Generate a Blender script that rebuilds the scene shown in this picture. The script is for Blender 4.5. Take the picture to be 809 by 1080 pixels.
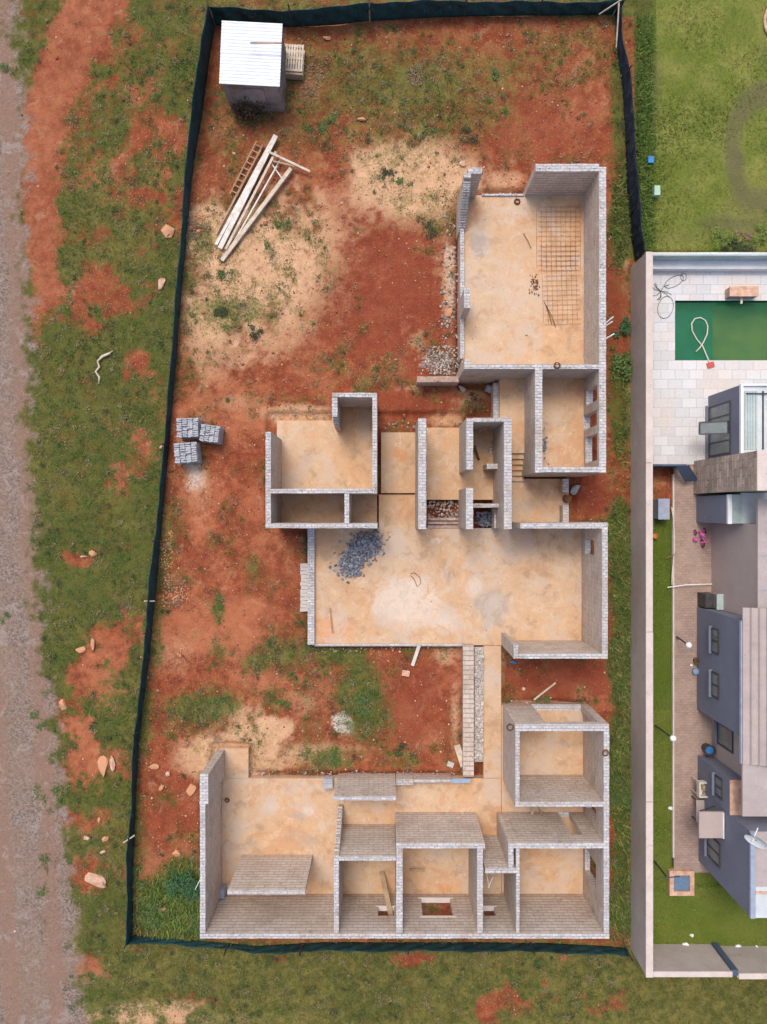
import bpy, bmesh, math, random
import numpy as np
from mathutils import Vector, Matrix
random.seed(7); np.random.seed(7)
R = math.radians
for o in list(bpy.data.objects): bpy.data.objects.remove(o)
SC = bpy.context.scene
COL = SC.collection
# ------------------------------------------------------------------ camera / light / exposure
H = 29.7          # camera height (m) above the floor slabs, 25 picture units per metre at z = 0
S = 25.0
CX, CY = 404.5, 540.0
cam = bpy.data.cameras.new('camera'); co = bpy.data.objects.new('camera', cam); COL.objects.link(co)
co.location = (0, 0, H); co.rotation_euler = (0, 0, 0)
cam.sensor_fit = 'VERTICAL'; cam.angle = 2*math.atan(540.0/S/H)
cam.clip_start = .1; cam.clip_end = 2000
SC.camera = co
w = bpy.data.worlds.new('World'); SC.world = w; w.use_nodes = True
wn = w.node_tree; bg = wn.nodes['Background']
sky = wn.nodes.new('ShaderNodeTexSky'); sky.sky_type = 'NISHITA'; sky.sun_disc = False
SUNV = Vector((-.50, 1.25, 2.7)).normalized()
sky.sun_elevation = math.asin(SUNV.z); sky.sun_rotation = math.atan2(SUNV.x, SUNV.y)
sky.air_density = 1.0; sky.dust_density = 4.0; sky.ozone_density = .6
wn.links.new(sky.outputs[0], bg.inputs[0]); bg.inputs[1].default_value = .15
sl = bpy.data.lights.new('sun', 'SUN'); sl.energy = 1.0; sl.angle = R(20); sl.color = (1, .94, .86)
so = bpy.data.objects.new('sun', sl); COL.objects.link(so)
so.rotation_euler = SUNV.to_track_quat('Z', 'Y').to_euler()
SC.view_settings.view_transform = 'Standard'; SC.view_settings.look = 'None'
SC.view_settings.exposure = .57; SC.view_settings.gamma = 1
SC.view_settings.use_curve_mapping = False
SC.render.engine = 'CYCLES'

# ------------------------------------------------------------------ helpers
def W(px, py, z=0.0):
    f = (H-z)/H/S
    return ((px-CX)*f, (CY-py)*f)
def V3(px, py, z=0.0):
    x, y = W(px, py, z); return Vector((x, y, z))

def tag(o, label=None, cat=None, group=None, kind=None):
    if label: o['label'] = label
    if cat: o['category'] = cat
    if group: o['group'] = group
    if kind: o['kind'] = kind
    return o
def empty(name, loc, label=None, cat=None, group=None, rz=0):
    o = bpy.data.objects.new(name, None); COL.objects.link(o); o.empty_display_size = .2
    o.location = loc; o.rotation_euler = (0, 0, rz)
    return tag(o, label, cat, group)
def boxuv(me, topscale=1.0):
    uv = me.uv_layers.new(name='UVMap')
    n = len(me.loops); c = np.zeros(len(me.vertices)*3); me.vertices.foreach_get('co', c); c = c.reshape(-1, 3)
    out = np.zeros((n, 2))
    for p in me.polygons:
        nx, ny, nz = p.normal
        ax, ay, az = abs(nx), abs(ny), abs(nz)
        for li in p.loop_indices:
            v = c[me.loops[li].vertex_index]
            if az >= ax and az >= ay: out[li] = (v[0]*topscale, v[1]*topscale)
            elif ax >= ay: out[li] = (v[1], v[2])
            else: out[li] = (v[0], v[2])
    uv.data.foreach_set('uv', out.ravel())

class MB:
    def __init__(s): s.v = []; s.f = []; s.m = []
    def poly(s, pts, m=0):
        b = len(s.v); s.v += [tuple(p) for p in pts]; s.f.append(tuple(range(b, b+len(pts)))); s.m.append(m)
    def box(s, x0, x1, y0, y1, z0, z1, M=None, m=0):
        if x0 > x1: x0, x1 = x1, x0
        if y0 > y1: y0, y1 = y1, y0
        P = [Vector(p) for p in ((x0,y0,z0),(x1,y0,z0),(x1,y1,z0),(x0,y1,z0),(x0,y0,z1),(x1,y0,z1),(x1,y1,z1),(x0,y1,z1))]
        if M is not None: P = [M @ p for p in P]
        b = len(s.v); s.v += [tuple(p) for p in P]
        for q in ((0,3,2,1),(4,5,6,7),(0,1,5,4),(1,2,6,5),(2,3,7,6),(3,0,4,7)):
            s.f.append(tuple(b+i for i in q)); s.m.append(m)
        return s
    def cbox(s, c, d, rz=0, M=None, m=0):
        T = Matrix.Translation(c) @ Matrix.Rotation(rz, 4, 'Z')
        if M is not None: T = Matrix.Translation(c) @ M
        return s.box(-d[0]/2, d[0]/2, -d[1]/2, d[1]/2, -d[2]/2, d[2]/2, T, m)
    def bar(s, a, b, wd, th, m=0, roll=0):
        a = Vector(a); b = Vector(b); d = b-a; L = d.length; d.normalize()
        up = Vector((0, 0, 1)) if abs(d.z) < .95 else Vector((1, 0, 0))
        y = up.cross(d).normalized(); z = d.cross(y)
        M = Matrix((( d.x, y.x, z.x, a.x), (d.y, y.y, z.y, a.y), (d.z, y.z, z.z, a.z), (0,0,0,1))) @ Matrix.Rotation(roll, 4, 'X')
        return s.box(0, L, -wd/2, wd/2, -th/2, th/2, M, m)
    def tube(s, pts, r, n=6, m=0, closed=False):
        pts = [Vector(p) for p in pts]; b = len(s.v); k = len(pts)
        for i, p in enumerate(pts):
            if closed: d = pts[(i+1) % k]-pts[i-1]
            else: d = pts[min(i+1, k-1)]-pts[max(i-1, 0)]
            d.normalize()
            up = Vector((0,0,1)) if abs(d.z) < .9 else Vector((1,0,0))
            u = d.cross(up).normalized(); v = d.cross(u)
            rr = r[i] if isinstance(r, (list, tuple)) else r
            for j in range(n):
                a = 2*math.pi*j/n; s.v.append(tuple(p+u*math.cos(a)*rr+v*math.sin(a)*rr))
        for i in range(k if closed else k-1):
            i2 = (i+1) % k
            for j in range(n):
                j2 = (j+1) % n
                s.f.append((b+i*n+j, b+i2*n+j, b+i2*n+j2, b+i*n+j2)); s.m.append(m)
        if not closed:
            s.f.append(tuple(b+j for j in range(n))); s.m.append(m)
            s.f.append(tuple(b+(k-1)*n+n-1-j for j in range(n))); s.m.append(m)
        return s
    def lathe(s, c, prof, n=16, m=0, sx=1, sy=1):
        b = len(s.v); k = len(prof)
        for r, z in prof:
            for j in range(n):
                a = 2*math.pi*j/n; s.v.append((c[0]+r*sx*math.cos(a), c[1]+r*sy*math.sin(a), c[2]+z))
        for i in range(k-1):
            for j in range(n):
                j2 = (j+1) % n; s.f.append((b+i*n+j, b+i*n+j2, b+(i+1)*n+j2, b+(i+1)*n+j)); s.m.append(m)
        s.f.append(tuple(b+n-1-j for j in range(n))); s.m.append(m)
        s.f.append(tuple(b+(k-1)*n+j for j in range(n))); s.m.append(m)
        return s
    def rock(s, c, r, seed=None, flat=.7, m=0, sub=1, rz=None):
        bm = bmesh.new(); bmesh.ops.create_icosphere(bm, subdivisions=sub, radius=1)
        rnd = random.Random(seed if seed is not None else random.random())
        ofs = Vector((rnd.random()*9, rnd.random()*9, rnd.random()*9))
        from mathutils import noise
        sc = Vector(r) if not isinstance(r, (int, float)) else Vector((r*rnd.uniform(.8,1.3), r*rnd.uniform(.8,1.1), r*flat))
        Mr = Matrix.Rotation(rnd.random()*6.3 if rz is None else rz, 3, 'Z')
        b = len(s.v)
        pls = [(Vector((rnd.gauss(0,1), rnd.gauss(0,1), rnd.gauss(0,.5))).normalized(), rnd.uniform(.45,.85)) for _ in range(7)]
        for v in bm.verts:
            p = v.co*(1.1+.45*noise.noise(v.co*1.1+ofs)+.18*noise.noise(v.co*3.1+ofs))
            for n_, d_ in pls:
                e = p.dot(n_)-d_
                if e > 0: p = p-n_*e
            p = Vector((p.x*sc.x, p.y*sc.y, p.z*sc.z)); p = Mr @ p; s.v.append(tuple(p+Vector(c)))
        for f in bm.faces: s.f.append(tuple(b+v.index for v in f.verts)); s.m.append(m)
        bm.free(); return s
    def build(s, name, mat, parent=None, loc=None, smooth=False, topscale=1.0, uv=True):
        me = bpy.data.meshes.new(name); me.from_pydata(s.v, [], s.f)
        for mm in (mat if isinstance(mat, (list, tuple)) else [mat]): me.materials.append(mm)
        me.polygons.foreach_set('material_index', s.m)
        if smooth: me.polygons.foreach_set('use_smooth', [True]*len(s.f))
        me.update()
        o = bpy.data.objects.new(name, me); COL.objects.link(o)
        if parent is not None:
            o.parent = parent
        if loc is not None: o.location = loc
        if uv: boxuv(me, topscale)
        return o
def reloc(o, loc):
    """make the mesh local about loc (origin at the thing's base) and place the object there"""
    loc = Vector(loc)
    o.data.transform(Matrix.Translation(-loc)); o.location = loc; return o
def copytree(o, parent=None):
    c = o.copy(); COL.objects.link(c)
    if parent is not None: c.parent = parent
    for ch in [q for q in bpy.data.objects if q.parent == o]: copytree(ch, c)
    return c

# ---------------- node material helper
class NT:
    def __init__(s, name):
        s.mat = bpy.data.materials.new(name); s.mat.use_nodes = True; s.t = s.mat.node_tree
        s.b = s.t.nodes['Principled BSDF']; s.b.inputs['Roughness'].default_value = .85
        s.b.inputs['Specular IOR Level'].default_value = .25
        s.o = None
    def n(s, typ, **k):
        q = s.t.nodes.new(typ)
        for a, v in k.items(): setattr(q, a, v)
        return q
    def coord(s, kind='Object'):
        if kind == 'UV': return s.n('ShaderNodeTexCoord').outputs['UV']
        if kind == 'World': return s.n('ShaderNodeNewGeometry').outputs['Position']
        return s.n('ShaderNodeTexCoord').outputs[kind]
    def noise(s, vec, scale, detail=4, rough=.6, dist=0):
        q = s.n('ShaderNodeTexNoise'); q.inputs['Scale'].default_value = scale; q.inputs['Detail'].default_value = detail
        q.inputs['Roughness'].default_value = rough; q.inputs['Distortion'].default_value = dist
        s.t.links.new(vec, q.inputs['Vector']); return q.outputs['Fac']
    def vor(s, vec, scale, out='Distance', feat='F1'):
        q = s.n('ShaderNodeTexVoronoi', feature=feat); q.inputs['Scale'].default_value = scale
        s.t.links.new(vec, q.inputs['Vector']); return q.outputs[out]
    def ramp(s, fac, a, b, c0=(0,0,0,1), c1=(1,1,1,1)):
        q = s.n('ShaderNodeMapRange', interpolation_type='SMOOTHSTEP'); q.inputs[1].default_value = a; q.inputs[2].default_value = b
        s.t.links.new(fac, q.inputs[0]); return q.outputs[0]
    def mix(s, fac, a, b, mode='MIX'):
        q = s.n('ShaderNodeMix', data_type='RGBA', blend_type=mode)
        for i, x in ((0, fac), (6, a), (7, b)):
            if isinstance(x, (int, float)): q.inputs[i].default_value = x
            elif isinstance(x, tuple): q.inputs[i].default_value = x if len(x) == 4 else (*x, 1)
            else: s.t.links.new(x, q.inputs[i])
        return q.outputs[2]
    def math(s, op, a, b=0.0, c=0.0):
        q = s.n('ShaderNodeMath', operation=op)
        for i, x in enumerate((a, b, c)):
            if isinstance(x, (int, float)): q.inputs[i].default_value = x
            else: s.t.links.new(x, q.inputs[i])
        return q.outputs[0]
    def bump(s, h, strength=.5, dist=.02):
        q = s.n('ShaderNodeBump'); q.inputs['Strength'].default_value = strength; q.inputs['Distance'].default_value = dist
        s.t.links.new(h, q.inputs['Height']); s.t.links.new(q.outputs[0], s.b.inputs['Normal'])
    def col(s, c):
        if isinstance(c, tuple): s.b.inputs['Base Color'].default_value = (*c[:3], 1)
        else: s.t.links.new(c, s.b.inputs['Base Color'])
        return s

def mk(name, c1, c2, scale=3, rough=.85, bump=.3, fine=40, spec=.25, metal=0, coord='World', dirt=.12):
    t = NT(name); v = t.coord(coord)
    n1 = t.noise(v, scale, 5, .65); n2 = t.noise(v, fine, 3, .6)
    f = t.ramp(n1, .3, .7); c = t.mix(f, c1, c2)
    c = t.mix(.35, c, t.mix(n2, (.25,.25,.25), (.9,.9,.9)), 'OVERLAY')
    n3 = t.noise(v, scale*2.5+.8, 6, .75, .6)
    c = t.mix(t.math('MULTIPLY', t.ramp(n3, .55, .68), dirt), c, (.20,.145,.11)); c = t.mix(t.math('MULTIPLY', t.ramp(n3, .44, .34), dirt*.6), c, (.62,.57,.52))
    t.col(c); t.b.inputs['Roughness'].default_value = rough; t.b.inputs['Specular IOR Level'].default_value = spec
    t.b.inputs['Metallic'].default_value = metal
    if bump: t.bump(n2, bump, .02)
    return t.mat

def blockmat(name, face1, face2, mortar, bw=.4, bh=.2, ms=.018, splash=True):
    t = NT(name); uv = t.coord('UV'); w_ = t.coord('World')
    b = t.n('ShaderNodeTexBrick'); t.t.links.new(uv, b.inputs['Vector'])
    b.inputs['Scale'].default_value = 1; b.inputs['Brick Width'].default_value = bw; b.inputs['Row Height'].default_value = bh
    b.inputs['Mortar Size'].default_value = ms; b.inputs['Mortar Smooth'].default_value = .3; b.inputs['Bias'].default_value = 0
    b.inputs['Color1'].default_value = (*face1, 1); b.inputs['Color2'].default_value = (*face2, 1); b.inputs['Mortar'].default_value = (*mortar, 1)
    n1 = t.noise(w_, .9, 5, .65); n2 = t.noise(w_, 14, 4, .7); n3 = t.noise(w_, 4, 4, .7)
    c = t.mix(t.ramp(n3, .35, .75), b.outputs['Color'], t.mix(.5, b.outputs['Color'], (.50, .42, .35)))
    if splash:   # deep raked bed joints
        su = t.n('ShaderNodeSeparateXYZ'); t.t.links.new(uv, su.inputs[0])
        fr = t.math('FRACT', t.math('DIVIDE', su.outputs['Y'], bh)); jn = t.math('LESS_THAN', fr, .17)
        c = t.mix(t.math('MULTIPLY', jn, .55), c, (.17, .135, .11))
    c = t.mix(t.math('MULTIPLY', t.ramp(n1, .45, .7), .45), c, (.33, .245, .18))
    c = t.mix(.5, c, t.mix(n2, (.2,.2,.2), (.85,.85,.85)), 'OVERLAY')
    if splash:   # red soil splashed on the lowest courses
        sx = t.n('ShaderNodeSeparateXYZ'); t.t.links.new(w_, sx.inputs[0])
        h = t.math('ADD', sx.outputs['Z'], t.math('MULTIPLY', n3, .5))
        c = t.mix(t.math('MULTIPLY', t.ramp(h, .75, .2), .35), c, (.36, .17, .09))
    n8 = t.noise(w_, 2.2, 6, .75, .8)
    c = t.mix(t.math('MULTIPLY', t.ramp(n8, .56, .64), .5), c, (.62,.57,.52)); c = t.mix(t.math('MULTIPLY', t.ramp(n8, .43, .36), .5), c, (.24,.20,.175))
    t.col(c); t.bump(t.math('ADD', t.math('MULTIPLY', b.outputs['Fac'], -1.2), n2), .7, .015)
    return t.mat

M = {}
M['block'] = blockmat('cement_block', (.56,.475,.41), (.46,.385,.33), (.33,.27,.225), ms=.012)
M['walltop'] = blockmat('cement_block_top', (.54,.54,.56), (.40,.40,.42), (.29,.275,.265), bw=.23, bh=.115, ms=.014, splash=False)
M['stoneclad'] = blockmat('stone_cladding', (.50,.37,.28), (.20,.165,.14), (.10,.08,.07), bw=.6, bh=.20, ms=.012, splash=False)
M['facebrick'] = blockmat('face_brick', (.45,.26,.19), (.30,.17,.13), (.33,.29,.25), bw=.23, bh=.085, ms=.01, splash=False)
M['netting'] = mk('shade_net', (.008,.030,.034), (.014,.056,.058), 1.5, .7, .4, 25)
M['netting_right'] = mk('shade_net_blue', (.008,.014,.026), (.015,.026,.042), 1.5, .7, .4, 25)
M['timber'] = mk('weathered_timber', (.42,.31,.20), (.28,.19,.12), 3, .85, .3, 30, dirt=.4)
M['paletimber'] = mk('pale_timber', (.60,.51,.40), (.42,.33,.24), 4, .8, .3, 30, dirt=.4)
M['whitetimber'] = mk('white_timber', (.70,.66,.60), (.50,.44,.37), 4, .8, .3, 30, dirt=.4)
M['browntimber'] = mk('brown_timber', (.40,.22,.12), (.27,.15,.085), 4, .85, .3, 30)
M['rust'] = mk('rusty_steel', (.18,.075,.035), (.08,.045,.03), 6, .9, .2)
M['lightrust'] = mk('light_rust', (.34,.15,.07), (.22,.09,.045), 6, .9, .2)
M['darksteel'] = mk('dark_steel', (.035,.035,.038), (.06,.06,.06), 6, .5, .1)
M['whiteroof'] = mk('white_roof_sheet', (.78,.80,.84), (.66,.69,.74), 1.2, .45, .08, 20, .4)
M['shedwall'] = mk('grey_shed_sheet', (.30,.25,.235), (.17,.125,.105), 1.5, .6, .1, 20)
M['greybrick'] = mk('grey_cement_brick', (.40,.405,.43), (.28,.285,.30), 5, .9, .3, 60)
M['bluestone'] = mk('blue_grey_stone', (.21,.225,.27), (.11,.12,.15), 6, .85, .3, 50)
M['rubble'] = mk('pale_rubble', (.66,.60,.54), (.45,.39,.34), 6, .9, .4, 50)
M['orangerock'] = mk('orange_rock', (.50,.24,.13), (.38,.17,.09), 3, .9, .4, 30)
M['palerock'] = mk('pale_rock', (.62,.42,.30), (.45,.24,.16), 5, .9, .4, 30)
M['bluewall'] = mk('blue_grey_plaster', (.165,.17,.215), (.145,.15,.19), .8, .85, .06, 30, dirt=.10)
M['greyplaster'] = mk('grey_plaster', (.46,.46,.49), (.36,.36,.385), 1.2, .85, .2, 30, dirt=.4)
M['navy'] = mk('navy_paint', (.07,.095,.145), (.055,.075,.115), 1, .6, .05, 30)
M['beigewall'] = mk('mauve_beige_plaster', (.40,.32,.29), (.36,.285,.26), .9, .85, .06, 30)
M['boundary'] = mk('boundary_plaster', (.43,.37,.335), (.37,.315,.285), .9, .85, .1, 30, dirt=.30)
M['coping'] = mk('pale_coping', (.58,.49,.435), (.49,.405,.36), 1.2, .8, .1, 30, dirt=.30)
M['roofsheet'] = mk('beige_roof_sheet', (.39,.325,.305), (.33,.275,.26), .9, .6, .08, 30, dirt=.25)
M['whitetrim'] = mk('white_trim', (.72,.71,.71), (.62,.61,.61), 2, .6, .05)
M['paleroof'] = mk('pale_roof', (.55,.58,.58), (.44,.47,.47), 1, .6, .08)
M['glass'] = mk('window_glass', (.14,.17,.17), (.08,.10,.11), 1.2, .12, 0, 10, .6)
M['tealglass'] = mk('teal_glass', (.40,.48,.46), (.30,.38,.36), 1.2, .15, 0, 10, .6)
M['waterbasin'] = mk('pool_plaster', (.05,.42,.25), (.035,.30,.19), .8, .8, .05)
M['deepbasin'] = mk('pool_plaster_algae', (.42,.50,.12), (.26,.34,.09), .7, .8, .05)
M['white'] = mk('white_plastic', (.80,.80,.78), (.70,.70,.68), 3, .5, .05)
M['cream'] = mk('cream_plastic', (.62,.56,.47), (.52,.46,.38), 5, .7, .1)
M['pink'] = mk('pink_paint', (.60,.10,.33), (.45,.07,.25), 8, .5, .05)
M['blue'] = mk('blue_plastic', (.04,.22,.50), (.03,.16,.4), 4, .5, .05)
M['lightblue'] = mk('light_blue_plastic', (.25,.36,.50), (.18,.28,.42), 4, .5, .05)
M['bluewater'] = mk('basin_water', (.13,.20,.29), (.10,.15,.22), 3, .15, 0)
M['red'] = mk('red_plastic', (.55,.10,.06), (.45,.08,.05), 4, .5, .05)
M['orange'] = mk('orange_plastic', (.60,.17,.05), (.5,.13,.04), 4, .5, .05)
M['greenbox'] = mk('pale_green_plastic', (.36,.55,.40), (.30,.46,.34), 4, .6, .05)
M['greybox'] = mk('grey_blue_plastic', (.30,.34,.42), (.24,.27,.34), 4, .6, .05)
M['brown'] = mk('brown_pot', (.20,.09,.04), (.12,.06,.03), 6, .8, .1)
def leafmat(name, c1, c2):
    t = NT(name); g = t.n('ShaderNodeNewGeometry')
    t.col(t.mix(g.outputs['Random Per Island'], c1, c2)); t.b.inputs['Roughness'].default_value = .7
    return t.mat
def stonemat(name, c1, c2):
    t = NT(name); g = t.n('ShaderNodeNewGeometry'); c = t.mix(g.outputs['Random Per Island'], c1, c2); n = t.noise(t.coord('World'), 30, 4, .7)
    t.col(t.mix(.4, c, t.mix(n, (.2,.2,.2), (.85,.85,.85)), 'OVERLAY')); t.bump(n, .4, .02); t.b.inputs['Roughness'].default_value = .9
    return t.mat
M['bluestone'] = stonemat('blue_grey_stones', (.10,.105,.125), (.33,.34,.38))
M['rubble'] = stonemat('pale_rubble_bits', (.62,.57,.52), (.34,.30,.27))
M['gravelmix'] = stonemat('gravel_bits', (.50,.45,.40), (.12,.09,.08))
M['orangerock'] = stonemat('orange_rocks', (.46,.19,.09), (.52,.27,.15))
M['leaf'] = leafmat('leaf_green', (.035,.085,.02), (.12,.17,.045))
M['darkleaf'] = leafmat('leaf_dark', (.018,.03,.014), (.06,.07,.03))
M['dryleaf'] = leafmat('twig_dry', (.30,.19,.12), (.14,.10,.06))
M['scrubleaf'] = leafmat('scrub_brown', (.035,.022,.014), (.10,.055,.03))
M['deepleaf'] = leafmat('leaf_deep', (.02,.075,.03), (.06,.14,.05))
M['hedgeleaf'] = leafmat('leaf_bright', (.07,.13,.02), (.20,.25,.05))

# ------------------------------------------------------------------ ground masks (painted per vertex in metres, then broken up by noise in the shader)
def vnoise(x, y, sc, seed):
    rs = np.random.RandomState(seed); n = 256; g = rs.rand(n, n)
    u = x*sc+1000.3; v = y*sc+1000.7
    i = np.floor(u).astype(int); j = np.floor(v).astype(int); fu = u-i; fv = v-j
    fu = fu*fu*(3-2*fu); fv = fv*fv*(3-2*fv)
    a = g[i % n, j % n]; b = g[(i+1) % n, j % n]; c = g[i % n, (j+1) % n]; d = g[(i+1) % n, (j+1) % n]
    return (a*(1-fu)+b*fu)*(1-fv)+(c*(1-fu)+d*fu)*fv
def fbm(x, y, sc, seed, octv=4, per=.55):
    s = 0; a = 1; t = 0
    for k in range(octv):
        s = s+a*vnoise(x, y, sc*2**k, seed+k); t += a; a *= per
    return s/t
def sst(a, b, x):
    t = np.clip((x-a)/(b-a), 0, 1); return t*t*(3-2*t)
ROADE = [(-200,6),(0,9),(75,20),(250,27),(400,27),(520,33),(600,41),(700,47),(780,58),(850,66),(960,78),(1040,84),(1100,90),(1400,95)]
FENCE_W = [(-300,232),(12,222),(60,216),(120,208),(167,201),(234,195),(388,182),(527,170),(609,162),(698,153),(775,143),(849,140),(893,137),(990,135),(1400,135)]
def masks(px, py):
    X = (px-CX)/S; Y = (CY-py)/S
    n1 = fbm(X, Y, .35, 3); n2 = fbm(X, Y, 1.3, 11, 4, .6); n3 = fbm(X, Y, 5, 21, 3, .7)
    wob = (n1-.5)*34+(n2-.5)*22
    def G(cx, cy, rx, ry, rot=0):
        c, s_ = math.cos(R(rot)), math.sin(R(rot)); dx = px-cx; dy = py-cy
        u = (dx*c+dy*s_)/rx; v = (-dx*s_+dy*c)/ry
        d = np.sqrt(u*u+v*v)+(n2-.5)*1.5+(n1-.5)*.6+(n3-.5)*.7
        return 1-sst(.3, 1.5, d)
    re = np.interp(py, [a for a, b in ROADE], [b for a, b in ROADE])
    fw = np.interp(py, [a for a, b in FENCE_W], [b for a, b in FENCE_W])
    road = 1-sst(-8, 9, px-re+(n2-.5)*46+(n3-.5)*26)
    inside = (px > fw) & (px < 668) & (py > 18) & (py < 1002)
    left = (px <= fw)
    # grass
    gr = np.where(left, .84, .36).astype(float)
    gr = np.where(py > 1002, .95, gr)
    gr = np.where((py < 18), .72, gr)
    sand = np.zeros_like(px, dtype=float); pale = np.zeros_like(sand); dark = np.zeros_like(sand); green = np.zeros_like(sand)
    def sub(arr, g, v): return arr-(g*v)
    for a in ((115,125,60,50,0,.24),(140,60,50,40,0,.16),(160,165,40,50,0,.22),(110,300,50,30,0,.08),(70,190,35,60,0,.1),(175,175,16,60,8,.35),(128,502,20,18,0,.7),(150,480,12,30,0,.35),(120,310,40,16,30,.30),(85,330,10,30,-20,.6),(40,330,14,30,0,.55),(145,385,20,18,0,.45),
              (120,670,20,28,30,.75),(95,715,22,30,35,.6),(80,755,22,26,0,.4),(95,800,34,30,0,.8),(78,592,14,8,0,.7),(80,865,40,14,0,.5),(88,925,22,22,0,.6),(88,1015,20,16,0,.6),(160,300,14,14,0,.4),
              (110,40,45,40,0,.15),(200,210,14,60,8,.35),(535,1058,34,18,0,.75),(300,1012,20,9,0,.9),(440,1012,22,8,0,.8),(640,1058,26,14,0,.5),(590,1012,14,7,0,.5),(70,1025,16,14,0,.4),(60,985,20,30,0,-.1),(5,95,6,6,0,-.4)):
        gr = gr-G(*a[:5])*a[5]*np.where(left | (py > 1002) | (py<18), 1, 0)
    # dirt track
    ty = [-60,0,60,130,200,260,320,360]; tx = [150,104,70,44,44,44,52,60]; tw = [34,34,28,22,20,17,12,6]
    td = np.abs(px-np.interp(py, ty, tx)+(n2-.5)*16)-np.interp(py, ty, tw)
    track = (1-sst(-9, 10, td+(n3-.5)*10))*(1-sst(290, 372, py+(n2-.5)*60))
    gr = gr*(1-track*.95)
    # on the site
    site = np.zeros_like(sand); site[inside] = 1
    gin = np.full_like(sand, .30)
    for a in ((370,100,150,70,0,.24),(470,100,80,45,0,.22),(600,60,60,35,0,.20),(160,700,12,260,8,.14),(240,150,25,30,0,.08),(355,80,60,30,0,.16),(215,255,10,20,0,.4),(245,330,40,22,0,.30),(235,325,12,10,0,.3),
              (460,235,24,18,0,.35),(420,180,30,22,0,.12),(400,235,22,14,0,.22),(655,230,14,50,0,.75),(654,120,10,60,0,.55),(655,400,12,90,0,.6),(655,600,12,70,0,.85),(655,700,14,40,0,.8),(655,760,12,40,0,.55),(655,840,14,70,0,.9),(655,905,10,60,0,.55),
              (655,960,14,30,0,.85),(650,560,10,30,0,.7),(300,690,36,20,0,.38),(385,735,30,44,-10,.62),(350,690,30,12,0,.5),(270,700,16,14,0,.35),(210,745,38,24,-10,.6),(232,688,10,10,0,.3),(345,800,26,12,0,.5),(425,800,20,10,0,.40),
              (195,950,34,44,0,.75),(170,965,34,26,0,.7),(145,880,10,50,0,.4),(150,760,10,40,0,.35),(230,640,7,18,0,.6),(268,600,14,20,0,.3),(290,735,14,14,0,.4),(200,290,12,60,0,.22),(220,420,20,20,0,.1),
              (240,998,90,6,0,.6),(500,1000,160,8,0,.6),(265,105,30,16,0,.3),(165,690,10,14,0,.35),(185,555,12,30,0,.15),(175,840,16,14,0,.4),(245,225,30,20,0,.12),(255,250,14,22,30,.1),(565,680,8,10,0,.2),
              (170,620,10,80,5,.25),(165,500,8,60,5,.15)):
        gin = gin+G(*a[:5])*a[5]
    for a in ((358,200,14,56,0,.15),(400,310,90,85,0,.24),(600,140,60,40,0,.10),(620,520,18,30,0,.5),(585,715,52,22,0,.32),(650,870,16,34,0,.55),(645,745,16,24,0,.4),(655,345,10,40,0,.45),(430,715,50,34,0,.22),(460,760,40,50,0,.22),(300,760,20,60,0,.2),
              (180,830,30,60,0,.22),(250,600,90,90,0,.12),(230,480,50,60,0,.14),(300,400,80,20,0,.1),(180,705,34,34,0,.2),(420,430,60,18,0,.3),(640,205,8,20,0,.3),(555,190,40,12,0,.3),(230,720,60,10,0,.1)):
        gin = gin-G(*a[:5])*a[5]
    for a in ((438,192,76,52,0,1),(278,285,106,80,-6,1),(222,250,40,40,0,.9),(215,360,34,50,0,.5),(345,255,20,20,0,.4),(225,330,40,45,0,.75),(436,352,14,28,-25,.75),(318,436,44,12,0,.7),(245,800,64,30,0,1.0),(268,782,46,34,0,.95),(320,795,50,18,0,.6),(320,742,22,26,0,.35),
              (470,440,22,10,0,.8),(468,290,14,60,0,.55),(560,745,40,8,0,.7),(470,690,20,18,0,.45),(205,500,18,60,-8,.45),(250,425,30,12,0,.35),(215,845,10,24,0,.35),(185,690,26,26,0,.28),(490,420,30,14,0,.6),
              (660,262,6,40,0,.6),(663,420,4,40,0,.5),(530,190,30,14,0,.5),(240,375,30,20,0,.4),(400,160,20,12,0,.3),(285,580,20,30,0,.18),(330,790,60,9,0,.45),(480,755,8,60,0,.5),(440,410,30,7,0,.5),(620,180,30,8,0,.2),(310,350,50,22,-30,.5),(530,680,6,60,0,.5)):
        sand = np.maximum(sand, G(*a[:5])*a[5]*site)
    for a in ((361,764,15,13,0,1),(205,492,14,28,-8,.55),(215,455,30,22,0,.4),(463,380,22,14,0,.5),(268,785,16,12,0,.3),(475,300,9,60,0,.5)):
        pale = np.maximum(pale, G(*a[:5])*a[5]*site)
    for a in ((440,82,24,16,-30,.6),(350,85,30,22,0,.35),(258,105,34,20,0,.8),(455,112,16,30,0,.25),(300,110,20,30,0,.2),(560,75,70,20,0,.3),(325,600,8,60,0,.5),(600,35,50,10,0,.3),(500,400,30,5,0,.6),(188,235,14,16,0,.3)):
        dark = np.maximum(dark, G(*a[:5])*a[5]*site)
    gr = np.where(inside, gin, gr)
    orange = np.zeros_like(sand); crim = np.zeros_like(sand)
    for a in ((240,430,70,34,0,.8),(215,520,34,60,0,.7),(270,560,60,50,0,.55),(230,660,80,44,0,.8),(300,725,60,40,0,.7),(200,400,30,70,0,.5),(330,380,60,30,0,.5),(200,145,40,60,0,.4),(300,180,60,30,0,.6),(620,60,40,40,0,.6),(560,750,60,14,0,.6),
              (215,760,50,50,0,.5),(480,700,30,40,0,.5),(400,30,200,10,0,.35),(115,715,40,60,0,.7),(95,800,40,40,0,.8),(130,130,30,60,0,.3),(330,230,60,60,0,.4)):
        orange = np.maximum(orange, G(*a[:5])*a[5])
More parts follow.
